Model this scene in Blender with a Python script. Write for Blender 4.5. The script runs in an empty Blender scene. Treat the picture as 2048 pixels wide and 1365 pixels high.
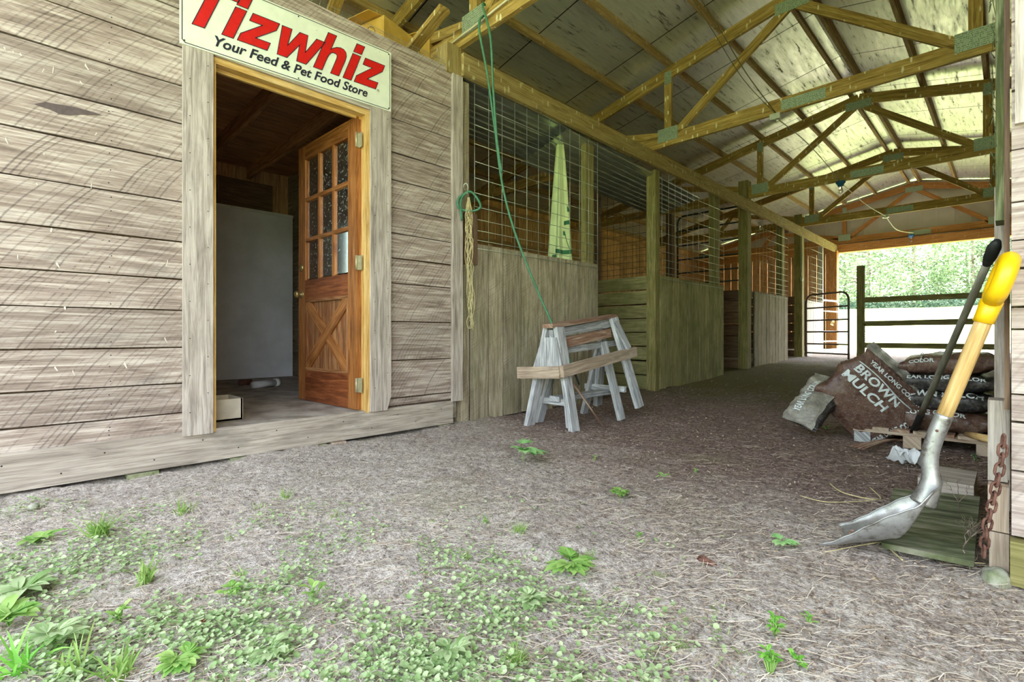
import bpy, math, random
from mathutils import Vector, noise as mn
random.seed(7)
S = bpy.context.scene
COL = S.collection
PI = math.pi

# ---------------------------------------------------------------- camera
F_ = 985.0; TH = math.atan(996/985.0); sT, cT = math.sin(TH), math.cos(TH); CAMH = .72; HY = 670.0
cam = bpy.data.cameras.new('camera'); co = bpy.data.objects.new('camera', cam); COL.objects.link(co)
co.location = (0, 0, CAMH); co.rotation_euler = (PI/2, 0, TH)
cam.sensor_width = 36; cam.lens = F_*36/2048; cam.shift_y = -(1365/2-HY)/2048; cam.clip_start = .02; cam.clip_end = 600
S.camera = co
# ---------------------------------------------------------------- sky, sun, exposure
w = bpy.data.worlds.new('sky'); S.world = w; w.use_nodes = True
nt = w.node_tree; bg = nt.nodes['Background']
sk = nt.nodes.new('ShaderNodeTexSky'); sk.sky_type = 'NISHITA'; sk.sun_disc = False
sk.sun_elevation = math.radians(52); sk.sun_rotation = math.radians(20); sk.air_density = 1.0; sk.dust_density = 3.5; sk.ozone_density = .6
hs = nt.nodes.new('ShaderNodeHueSaturation'); hs.inputs['Saturation'].default_value = .45
nt.links.new(sk.outputs[0], hs.inputs['Color']); nt.links.new(hs.outputs[0], bg.inputs['Color']); bg.inputs['Strength'].default_value = .85
sl = bpy.data.lights.new('sun', 'SUN'); so = bpy.data.objects.new('sun', sl); COL.objects.link(so)
sl.energy = 5.0; sl.angle = math.radians(2.0); sl.color = (1, .95, .86)
so.rotation_euler = Vector((-.30, -.62, -1.0)).to_track_quat('-Z', 'Y').to_euler()
S.view_settings.view_transform = 'Standard'; S.view_settings.look = 'None'; S.view_settings.gamma = 1
S.view_settings.exposure = 1.55
S.cycles.use_denoising = True; S.cycles.max_bounces = 10; S.cycles.diffuse_bounces = 7; S.cycles.transparent_max_bounces = 12
S.cycles.sample_clamp_indirect = 8

# ---------------------------------------------------------------- pixel of the 2048x1365 frame -> point on a real plane
def ray(px, py):
    u = (px-1024)/F_; v = (HY-py)/F_
    return Vector((u*cT-sT, u*sT+cT, v))
CO = Vector((0, 0, CAMH))
def wx(px, py, x): r = ray(px, py); return CO+r*(x/r.x)
def wy(px, py, y): r = ray(px, py); return CO+r*(y/r.y)
def wz(px, py, z): r = ray(px, py); return CO+r*((z-CAMH)/r.z)
def wd(px, py, d): return CO+ray(px, py)*d

# ---------------------------------------------------------------- ground height
GP = [(-8, .0), (5.5, 0), (7.7, .09), (9, .16), (11, .22), (12, .25), (14.1, .35), (15.2, .36), (75, 4.1), (95, 5.0), (400, 12)]
def g0(y):
    for (a, za), (b, zb) in zip(GP, GP[1:]):
        if y <= b: return za+(zb-za)*max(0, (y-a))/(b-a)
    return 12
def gh(x, y):
    z = g0(y)
    if -9 < x < 5 and -5 < y < 16:
        z += .022*mn.noise(Vector((x*1.3, y*1.3, 3.1)))+.012*mn.noise(Vector((x*5, y*5, 1.7)))
    elif y > 15: z += .25*mn.noise(Vector((x*.12, y*.12, 5)))*min(1, (y-15)/20)
    return z

# ---------------------------------------------------------------- materials
def lin(c):
    return tuple(((v/255)/12.92 if v/255 <= .04045 else ((v/255+.055)/1.055)**2.4) for v in c)+(1,)
class NT:
    def __init__(s, name):
        s.m = bpy.data.materials.new(name); s.m.use_nodes = True; s.t = s.m.node_tree; s.N = s.t.nodes; s.b = s.N['Principled BSDF']
    def n(s, typ, **k):
        o = s.N.new(typ)
        for a, v in k.items():
            if a[0] == 'i' and a[1:].isdigit(): s.put(o.inputs[int(a[1:])], v)
            else: setattr(o, a, v)
        return o
    def put(s, sock, v):
        if isinstance(v, bpy.types.NodeSocket): s.t.links.new(v, sock)
        elif v is not None: sock.default_value = v
    def math(s, op, a, b=None, c=None):
        o = s.n('ShaderNodeMath', operation=op); s.put(o.inputs[0], a)
        if b is not None: s.put(o.inputs[1], b)
        if c is not None: s.put(o.inputs[2], c)
        return o.outputs[0]
    def vmul(s, v, k):
        o = s.n('ShaderNodeVectorMath', operation='MULTIPLY'); s.put(o.inputs[0], v); o.inputs[1].default_value = k; return o.outputs[0]
    def noise(s, vec, scale, detail=4, rough=.55, dist=0):
        o = s.n('ShaderNodeTexNoise'); s.put(o.inputs['Vector'], vec); o.inputs['Scale'].default_value = scale
        o.inputs['Detail'].default_value = detail; o.inputs['Roughness'].default_value = rough; o.inputs['Distortion'].default_value = dist
        return o.outputs[0]
    def ramp(s, f, stops):
        o = s.n('ShaderNodeValToRGB'); s.put(o.inputs[0], f); e = o.color_ramp.elements
        while len(e) > 1: e.remove(e[0])
        e[0].position, e[0].color = stops[0][0], tuple(stops[0][1]) if len(stops[0][1]) == 4 else tuple(stops[0][1])+(1,)
        for p, c in stops[1:]:
            k = e.new(p); k.color = tuple(c) if len(c) == 4 else tuple(c)+(1,)
        return o.outputs[0]
    def mix(s, f, a, b, bt='MIX'):
        o = s.n('ShaderNodeMix', data_type='RGBA', blend_type=bt); s.put(o.inputs[0], f); s.put(o.inputs[6], a); s.put(o.inputs[7], b); return o.outputs[2]
    def bump(s, h, strength=.3, dist=.01):
        o = s.n('ShaderNodeBump'); s.put(o.inputs['Height'], h); o.inputs['Strength'].default_value = strength; o.inputs['Distance'].default_value = dist
        s.t.links.new(o.outputs[0], s.b.inputs['Normal'])
    def col(s, c): s.put(s.b.inputs['Base Color'], c)
    def set(s, **k):
        for a, v in k.items(): s.put(s.b.inputs[a.replace('_', ' ').title() if a != 'ior' else 'IOR'], v)
    def attr(s, name='gc'): return s.n('ShaderNodeAttribute', attribute_name=name).outputs['Vector']
    def pos(s): return s.n('ShaderNodeNewGeometry').outputs['Position']

def wood(name, dark, mid, light, saw=0., drop=0., rough=.8, tint=.25, moss=0., gscale=1.0, bump=.35):
    m = NT(name); gc = m.attr(); sp = m.n('ShaderNodeSeparateXYZ', i0=gc)
    l, wv, sd = sp.outputs
    gv = m.n('ShaderNodeCombineXYZ', i0=m.math('MULTIPLY', l, 1.6*gscale), i1=m.math('MULTIPLY', wv, 24*gscale), i2=m.math('MULTIPLY', sd, 13.7)).outputs[0]
    n1 = m.noise(gv, 1.6, 6, .6, 1.2)
    gv2 = m.n('ShaderNodeCombineXYZ', i0=m.math('MULTIPLY', l, 4), i1=m.math('MULTIPLY', wv, 150), i2=m.math('MULTIPLY', sd, 3.1)).outputs[0]
    n2 = m.noise(gv2, 1.5, 3, .6)
    gv3 = m.n('ShaderNodeCombineXYZ', i0=m.math('MULTIPLY', l, 2.0), i1=m.math('MULTIPLY', wv, 5), i2=m.math('MULTIPLY', sd, 7.3)).outputs[0]
    n3 = m.noise(gv3, 1.3, 5, .65)
    f = m.math('ADD', m.math('MULTIPLY', n1, .55), m.math('ADD', m.math('MULTIPLY', n2, .25), m.math('MULTIPLY', n3, .2)))
    c = m.ramp(f, [(.33, lin(dark)), (.48, lin(mid)), (.60, lin(light))])
    # each board its own tone
    wn = m.n('ShaderNodeTexWhiteNoise', noise_dimensions='1D'); m.put(wn.inputs['W'], m.math('ROUND', m.math('MULTIPLY', sd, 20)))
    tone = m.math('ADD', 1-tint/2, m.math('MULTIPLY', wn.outputs[0], tint))
    tc = m.n('ShaderNodeCombineXYZ', i0=tone, i1=tone, i2=m.math('MULTIPLY', tone, .98)).outputs[0]
    c = m.mix(1.0, c, tc, 'MULTIPLY')
    # dark weather stains and knots
    st = m.math('GREATER_THAN', n3, .0)
    c = m.mix(m.ramp(n3, [(.56, (0, 0, 0)), (.72, (.45, .45, .45))]), c, lin(tuple(v*.55 for v in dark)))
    hgt = f
    if saw:
        # arcs left by the round saw blade
        dx = m.math('MULTIPLY', m.math('ADD', l, m.math('MULTIPLY', sd, .37)), 1.0)
        w5 = m.math('ADD', wv, .34); arc = m.math('ADD', m.math('MULTIPLY', dx, 230), m.math('MULTIPLY', m.math('MULTIPLY', w5, w5), -240))
        arc = m.math('ADD', arc, m.math('MULTIPLY', n3, 5))
        sn = m.math('SINE', arc)
        var = m.noise(m.n('ShaderNodeCombineXYZ', i0=m.math('MULTIPLY', arc, .09), i1=m.math('MULTIPLY', n2, 2), i2=sd).outputs[0], 1, 3, .7)
        mk = m.math('MULTIPLY', m.ramp(sn, [(.2, (0, 0, 0)), (.9, (1, 1, 1))]), m.ramp(var, [(.46, (0, 0, 0)), (.66, (1, 1, 1))]))
        mk2 = m.math('MULTIPLY', mk, saw)
        c = m.mix(mk2, c, lin(tuple(v*.5 for v in dark)))
        hgt = m.math('SUBTRACT', f, m.math('MULTIPLY', mk, .3))
    if drop:
        p = m.vmul(m.pos(), (14, 14, 5)); v = m.n('ShaderNodeTexVoronoi', feature='F1'); m.put(v.inputs['Vector'], p); v.inputs['Scale'].default_value = 1.4
        k = m.noise(m.vmul(m.pos(), (60, 60, 9)), 1, 2)
        msk = m.ramp(m.math('ADD', v.outputs['Distance'], m.math('MULTIPLY', k, .25)), [(.28, (drop,)*3), (.35, (0, 0, 0))])
        gate = m.ramp(m.noise(m.pos(), 2.3, 2), [(.32, (0, 0, 0)), (.46, (1, 1, 1))])
        c = m.mix(m.math('MULTIPLY', msk, gate), c, lin((215, 210, 170)))
    if moss:
        mm = m.ramp(m.noise(m.pos(), 3.2, 5, .65), [(.46, (0, 0, 0)), (.66, (moss,)*3)])
        c = m.mix(mm, c, lin((100, 106, 54)))
    m.col(c); m.set(roughness=rough); m.b.inputs['Specular IOR Level'].default_value = .25
    m.bump(hgt, bump, .006)
    return m.m

def plain(name, c, rough=.6, metal=0., var=.12, scale=8, bump=0., spec=.5, c2=None):
    m = NT(name); n = m.noise(m.pos(), scale, 5, .6)
    b = lin(c); d = lin(c2) if c2 else tuple(v*(1-var*2) for v in b[:3])+(1,)
    m.col(m.ramp(n, [(.35, d), (.62, b)])); m.set(roughness=rough, metallic=metal); m.b.inputs['Specular IOR Level'].default_value = spec
    if bump: m.bump(n, bump, .01)
    return m.m

M = {}
M['shed'] = wood('weathered_grey_boards', (90, 76, 68), (150, 134, 123), (194, 182, 171), saw=.6, tint=.2)
M['trimw'] = wood('weathered_grey_trim', (108, 98, 90), (168, 157, 147), (202, 192, 182), tint=.1)
M['sill'] = wood('grey_sill_timber', (106, 96, 86), (162, 151, 139), (192, 182, 169), tint=.1)
M['stall'] = wood('stall_boards', (96, 86, 70), (150, 138, 116), (184, 174, 150), saw=.35, tint=.26, moss=.25)
M['stall2'] = wood('mossy_stall_boards', (100, 92, 62), (144, 136, 94), (174, 166, 120), saw=.15, tint=.3, moss=.5)
M['pale'] = wood('pale_stall_boards', (150, 148, 140), (196, 194, 186), (222, 220, 214), tint=.2)
M['orange'] = wood('rough_orange_boards', (112, 80, 48), (178, 138, 88), (212, 174, 118), tint=.5)
M['dark'] = wood('dark_brown_boards', (70, 52, 42), (104, 82, 66), (132, 108, 88), tint=.35)
M['inner'] = wood('feed_room_inner_boards', (126, 92, 64), (180, 140, 100), (204, 168, 128), tint=.3)
M['truss'] = wood('yellowed_truss_timber', (96, 76, 38), (152, 124, 66), (190, 162, 98), drop=.9, tint=.2, moss=.2)
M['truss_far'] = wood('orange_truss_timber', (130, 84, 44), (176, 124, 68), (200, 150, 90), drop=.3, tint=.15)
M['purlin'] = wood('purlin_timber', (104, 84, 50), (146, 122, 78), (170, 146, 100), tint=.3, drop=.4)
M['header'] = wood('header_timber', (108, 90, 50), (148, 128, 80), (174, 154, 104), drop=.5, tint=.1)
M['post'] = wood('green_stained_post', (88, 80, 48), (132, 122, 78), (162, 152, 104), tint=.2, moss=.4)
M['mossy'] = wood('mossy_post', (56, 60, 38), (92, 98, 64), (150, 156, 116), moss=.6, tint=.1)
M['sawh'] = wood('grey_sawhorse_timber', (84, 84, 84), (156, 157, 160), (202, 203, 206), tint=.25, gscale=1.6)
M['rotten'] = wood('rotten_brown_timber', (92, 62, 48), (140, 108, 92), (180, 160, 140), tint=.3)
M['newish'] = wood('tan_timber', (122, 102, 86), (170, 150, 132), (198, 180, 162), tint=.2)
M['doorw'] = wood('varnished_door_wood', (84, 46, 22), (142, 88, 46), (182, 124, 72), tint=.1, rough=.42, bump=.12)
M['doorp'] = wood('varnished_door_panel', (84, 46, 26), (132, 84, 52), (180, 134, 92), tint=.1, rough=.5, bump=.12)
M['doord'] = wood('worn_door_rail', (72, 34, 20), (118, 64, 36), (156, 92, 54), tint=.1, rough=.45, bump=.12)
M['jamb'] = wood('yellow_jamb_wood', (150, 110, 50), (200, 160, 92), (226, 196, 138), tint=.1)
M['ceil'] = wood('shed_ceiling_boards', (112, 78, 50), (176, 130, 86), (206, 162, 112), tint=.2)
M['gable'] = plain('cream_metal_siding', (205, 200, 188), .5, 0, .05, 3)
M['stain'] = plain('dark_oil_stain', (92, 78, 74), .8, 0, .15, 40)
M['splash'] = plain('pale_bird_splash', (214, 206, 190), .9, 0, .05, 40)
M['dot'] = plain('nail_and_gap_black', (40, 34, 30), .6)
M['whiteboard'] = plain('dusty_white_panel', (226, 228, 232), .45, 0, .06, 2.2, c2=(206, 208, 208))
M['concrete'] = plain('mossy_block', (150, 150, 120), .95, 0, .2, 30, .5, c2=(100, 110, 70))
M['galv'] = plain('galvanised_wire', (190, 196, 176), .45, .6, .1, 20)
M['gate_dark'] = plain('dark_green_gate_tube', (44, 54, 44), .45, .0, .1, 12)
M['gate_brown'] = plain('rusty_brown_gate_tube', (104, 92, 76), .55, 0, .2, 12)
M['white'] = plain('white_enamel', (222, 222, 220), .4, 0, .06, 12)
M['signw'] = plain('sign_face_white', (226, 232, 212), .38, 0, .04, 14)
M['navy'] = plain('sign_navy', (36, 36, 52), .5, 0, .02)
M['red'] = plain('sign_red', (208, 20, 16), .45, 0, .06, 30)
M['brass'] = plain('tarnished_brass', (186, 164, 110), .35, .7, .15, 40)
M['steel'] = plain('hinge_steel', (186, 180, 150), .45, .5, .1, 40)
M['hose'] = plain('green_rope_hose', (66, 122, 88), .6, 0, .15, 30)
M['twine'] = plain('baling_twine', (206, 192, 142), .9, 0, .15, 60)
M['yellow'] = plain('yellow_plastic', (240, 190, 4), .35, 0, .06, 18)
M['blackp'] = plain('black_rubber', (34, 38, 36), .6, 0, .2, 30)
M['ash'] = wood('yellow_ash_shaft', (136, 98, 54), (196, 160, 102), (216, 188, 134), tint=.05, rough=.5, bump=.1)
M['greyshaft'] = wood('grey_fork_shaft', (96, 94, 84), (138, 136, 124), (160, 158, 146), tint=.05, rough=.7)
M['rust'] = plain('rusty_iron', (122, 86, 72), .85, .1, .3, 50, .5, c2=(76, 44, 34))
M['bluep'] = plain('blue_lampholder', (44, 108, 150), .5)
M['cable'] = plain('white_cable', (206, 200, 170), .6)
M['cableg'] = plain('grey_cable', (120, 112, 72), .6)
M['umb'] = plain('pale_green_cloth', (206, 222, 160), .85, 0, .08, 6)
M['umbd'] = plain('dark_green_print', (52, 112, 72), .85)
M['stone'] = plain('grey_stone', (168, 166, 152), .95, 0, .15, 20, .6, c2=(120, 128, 96))
M['label'] = plain('barcode_white', (214, 218, 222), .5)
M['fruit'] = plain('red_leaf', (170, 50, 30), .7)
M['bark'] = plain('tree_bark', (150, 140, 124), .9, 0, .2, 4)
M['litterbox'] = plain('cream_box', (214, 204, 184), .7, 0, .1, 9)
M['plastic'] = plain('clear_scrap_plastic', (214, 216, 218), .35)
M['white_print'] = plain('bag_white_print', (214, 222, 222), .5, 0, .12, 30)

def mk_leaf(name, c1, c2, trans=.35):
    m = NT(name); n = m.attr(); sd = m.n('ShaderNodeSeparateXYZ', i0=n).outputs[2]
    wn = m.n('ShaderNodeTexWhiteNoise', noise_dimensions='1D'); m.put(wn.inputs['W'], m.math('ROUND', m.math('MULTIPLY', sd, 20)))
    c = m.mix(wn.outputs[0], lin(c1), lin(c2)); m.col(c); m.set(roughness=.55)
    tr = m.n('ShaderNodeBsdfTranslucent'); m.put(tr.inputs[0], c)
    mx = m.n('ShaderNodeMixShader'); mx.inputs[0].default_value = trans; m.t.links.new(m.b.outputs[0], mx.inputs[1]); m.t.links.new(tr.outputs[0], mx.inputs[2])
    m.t.links.new(mx.outputs[0], m.N['Material Output'].inputs[0]); return m.m
M['clover'] = mk_leaf('clover_leaf', (132, 164, 100), (204, 220, 172))
M['grass'] = mk_leaf('grass_blade', (118, 160, 70), (176, 204, 120))
M['weed'] = mk_leaf('weed_leaf', (120, 172, 76), (176, 208, 120))
M['weedb'] = mk_leaf('bright_weed_leaf', (104, 184, 60), (156, 214, 96))
M['seedl'] = mk_leaf('seedling_leaf', (140, 200, 120), (190, 228, 160))
M['straw'] = mk_leaf('dry_straw', (150, 130, 108), (226, 214, 196), .1)
M['chip'] = mk_leaf('bark_chips', (92, 76, 64), (168, 150, 132), .02)
M['tree'] = mk_leaf('tree_foliage', (84, 118, 72), (192, 208, 166), .35)
M['tree2'] = mk_leaf('tree_foliage_dark', (60, 92, 70), (130, 152, 124), .3)
M['lawn'] = mk_leaf('lawn_blade', (96, 140, 50), (150, 180, 80))

def mk_ground():
    m = NT('barn_dirt'); p = m.pos(); sp = m.n('ShaderNodeSeparateXYZ', i0=p); x, y, z = sp.outputs
    n = m.noise(p, 2.2, 6, .65); n2 = m.noise(p, 38, 6, .7); n3 = m.noise(p, 130, 3, .7)
    f = m.math('ADD', m.math('MULTIPLY', n2, .55), m.math('MULTIPLY', n3, .45))
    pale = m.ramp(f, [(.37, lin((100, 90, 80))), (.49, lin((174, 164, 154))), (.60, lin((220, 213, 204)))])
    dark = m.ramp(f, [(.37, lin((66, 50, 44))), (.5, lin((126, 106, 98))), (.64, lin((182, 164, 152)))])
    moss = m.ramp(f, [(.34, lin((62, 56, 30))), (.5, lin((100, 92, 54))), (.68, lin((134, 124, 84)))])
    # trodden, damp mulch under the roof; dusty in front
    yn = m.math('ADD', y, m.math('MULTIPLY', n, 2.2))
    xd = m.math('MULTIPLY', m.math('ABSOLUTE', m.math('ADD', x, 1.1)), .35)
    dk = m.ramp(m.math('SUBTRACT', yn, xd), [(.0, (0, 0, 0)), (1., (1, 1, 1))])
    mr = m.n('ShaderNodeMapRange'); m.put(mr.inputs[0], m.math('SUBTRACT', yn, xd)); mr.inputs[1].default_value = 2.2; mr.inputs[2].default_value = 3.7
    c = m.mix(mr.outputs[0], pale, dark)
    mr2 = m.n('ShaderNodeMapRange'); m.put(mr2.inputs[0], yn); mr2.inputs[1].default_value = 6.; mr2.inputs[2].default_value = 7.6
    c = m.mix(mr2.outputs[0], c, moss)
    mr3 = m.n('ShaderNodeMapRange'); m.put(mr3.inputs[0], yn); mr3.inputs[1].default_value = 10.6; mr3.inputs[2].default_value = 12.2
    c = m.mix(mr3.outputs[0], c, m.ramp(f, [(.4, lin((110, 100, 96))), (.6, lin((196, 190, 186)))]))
    # green film patches
    gm = m.ramp(m.noise(p, 1.3, 5, .7), [(.54, (0, 0, 0)), (.68, (.3, .3, .3))])
    c = m.mix(gm, c, lin((128, 128, 84)))
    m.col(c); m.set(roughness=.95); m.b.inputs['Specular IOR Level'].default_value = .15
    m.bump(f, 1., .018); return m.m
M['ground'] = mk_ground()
def mk_field():
    m = NT('mown_grass_field'); p = m.pos()
    n = m.noise(p, .5, 6, .6); n2 = m.noise(p, 14, 4, .6)
    m.col(m.mix(n2, m.ramp(n, [(.35, lin((128, 146, 84))), (.62, lin((180, 190, 130)))]), lin((154, 166, 104)))); m.set(roughness=.9); m.bump(n2, .6, .03); return m.m
M['field'] = mk_field()
def mk_roof():
    m = NT('foil_faced_roof_sheet'); p = m.pos(); sp = m.n('ShaderNodeSeparateXYZ', i0=p)
    fr = m.math('FRACT', m.math('DIVIDE', m.math('ADD', sp.outputs[1], .35), 1.22))
    seam = m.math('LESS_THAN', m.math('ABSOLUTE', m.math('SUBTRACT', fr, .5)), .006)
    fr2 = m.math('FRACT', m.math('DIVIDE', m.math('ADD', sp.outputs[0], .2), 2.44))
    st = m.noise(m.vmul(p, (26, 3, 26)), 1, 6, .72)
    c = m.ramp(st, [(.34, lin((96, 96, 80))), (.42, lin((206, 208, 196))), (.7, lin((226, 228, 216)))])
    big = m.noise(p, 1.1, 3)
    c = m.mix(m.ramp(big, [(.4, (0, 0, 0)), (.7, (.35, .35, .35))]), c, lin((170, 170, 160)))
    c = m.mix(seam, c, lin((52, 50, 46)))
    m.col(c); m.set(metallic=.62, roughness=m.ramp(st, [(.3, (.6, .6, .6)), (.6, (.36, .36, .36))]))
    m.bump(m.math('ADD', big, m.math('MULTIPLY', st, .1)), .25, .05); return m.m
M['roof'] = mk_roof()
def mk_corr():
    m = NT('corrugated_galvanised_sheet'); p = m.pos(); st = m.noise(m.vmul(p, (30, 4, 30)), 1, 4)
    m.col(m.ramp(st, [(.3, lin((170, 178, 174))), (.7, lin((222, 228, 224)))])); m.set(metallic=.8, roughness=.27); return m.m
M['corr'] = mk_corr()
def mk_plate():
    m = NT('toothed_truss_plate'); p = m.vmul(m.pos(), (110, 110, 60)); v = m.n('ShaderNodeTexVoronoi'); m.put(v.inputs['Vector'], p); v.inputs['Scale'].default_value = 1; v.inputs['Randomness'].default_value = .25
    m.col(m.ramp(v.outputs['Distance'], [(.28, lin((70, 84, 66))), (.42, lin((158, 174, 150)))])); m.set(metallic=.35, roughness=.5)
    return m.m
M['plate'] = mk_plate()
def mk_alu():
    m = NT('worn_aluminium'); p = m.pos(); n = m.noise(p, 18, 6, .7); n2 = m.noise(m.vmul(p, (12, 90, 60)), 1, 3)
    m.col(m.ramp(n, [(.34, lin((112, 106, 98))), (.46, lin((168, 168, 166))), (.7, lin((196, 198, 200)))]))
    m.set(metallic=.75, roughness=m.ramp(n2, [(.3, (.34,)*3), (.7, (.5,)*3)])); m.bump(n, .15, .01); return m.m
M['alu'] = mk_alu()
def mk_bag(name, base, base2, dirt=.5):
    m = NT(name); p = m.pos(); n = m.noise(p, 9, 6, .65, .6); n2 = m.noise(p, 55, 4, .7); gc = m.attr(); sp = m.n('ShaderNodeSeparateXYZ', i0=gc)
    c = m.mix(m.ramp(n, [(.42, (0, 0, 0)), (.6, (1, 1, 1))]), lin(base), lin(base2))
    c = m.mix(m.ramp(n2, [(.5, (0, 0, 0)), (.72, (dirt,)*3)]), c, lin((150, 136, 122)))
    m.col(c); m.set(roughness=.32); m.b.inputs['Coat Weight'].default_value = .25; m.b.inputs['Coat Roughness'].default_value = .2
    cr = m.noise(m.vmul(p, (26, 26, 26)), 1, 5, .6, 2.5); m.bump(cr, .7, .02); return m.m
M['bag'] = mk_bag('black_mulch_bag_film', (34, 32, 32), (58, 52, 48), .4)
M['bagbrown'] = mk_bag('brown_mulch_bag_film', (82, 52, 40), (104, 76, 62), .5)
M['baggrey'] = mk_bag('dusty_grey_bag_film', (120, 116, 106), (164, 160, 148), .6)
def mk_box():
    m = NT('cardboard'); n = m.noise(m.pos(), 5, 4); m.col(m.ramp(n, [(.3, lin((176, 140, 60))), (.7, lin((214, 178, 88)))])); m.set(roughness=.9); return m.m
M['card'] = mk_box()
def mk_glass():
    m = NT('dusty_window_glass'); p = m.pos(); n = m.noise(p, 60, 4, .7)
    for l in list(m.t.links): pass
    gl = m.n('ShaderNodeBsdfGlossy'); gl.inputs['Roughness'].default_value = .08; gl.inputs[0].default_value = (.9, .9, .9, 1)
    tr = m.n('ShaderNodeBsdfTransparent'); tr.inputs[0].default_value = (.55, .6, .55, 1)
    df = m.n('ShaderNodeBsdfDiffuse'); df.inputs[0].default_value = lin((200, 200, 186))
    fr = m.n('ShaderNodeFresnel'); fr.inputs[0].default_value = 1.5
    m1 = m.n('ShaderNodeMixShader'); m.t.links.new(fr.outputs[0], m1.inputs[0]); m.t.links.new(tr.outputs[0], m1.inputs[1]); m.t.links.new(gl.outputs[0], m1.inputs[2])
    m2 = m.n('ShaderNodeMixShader'); m.put(m2.inputs[0], m.ramp(n, [(.54, (.02,)*3), (.66, (.5,)*3)])); m.t.links.new(m1.outputs[0], m2.inputs[1]); m.t.links.new(df.outputs[0], m2.inputs[2])
    m.t.links.new(m2.outputs[0], m.N['Material Output'].inputs[0]); return m.m
M['glass'] = mk_glass()
def mk_bulb():
    m = NT('clear_bulb_glass'); m.col((.95, .95, .9, 1)); m.set(roughness=.05, ior=1.45); m.b.inputs['Transmission Weight'].default_value = .9; return m.m
M['bulb'] = mk_bulb()
def mk_green_slab():
    m = NT('algae_covered_board'); p = m.pos(); n = m.noise(m.vmul(p, (3, 14, 3)), 2, 5, .6)
    m.col(m.ramp(n, [(.35, lin((58, 62, 40))), (.5, lin((90, 96, 64))), (.66, lin((140, 138, 118)))])); m.set(roughness=.9); m.bump(n, .4, .01); return m.m
M['slab'] = mk_green_slab()

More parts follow.
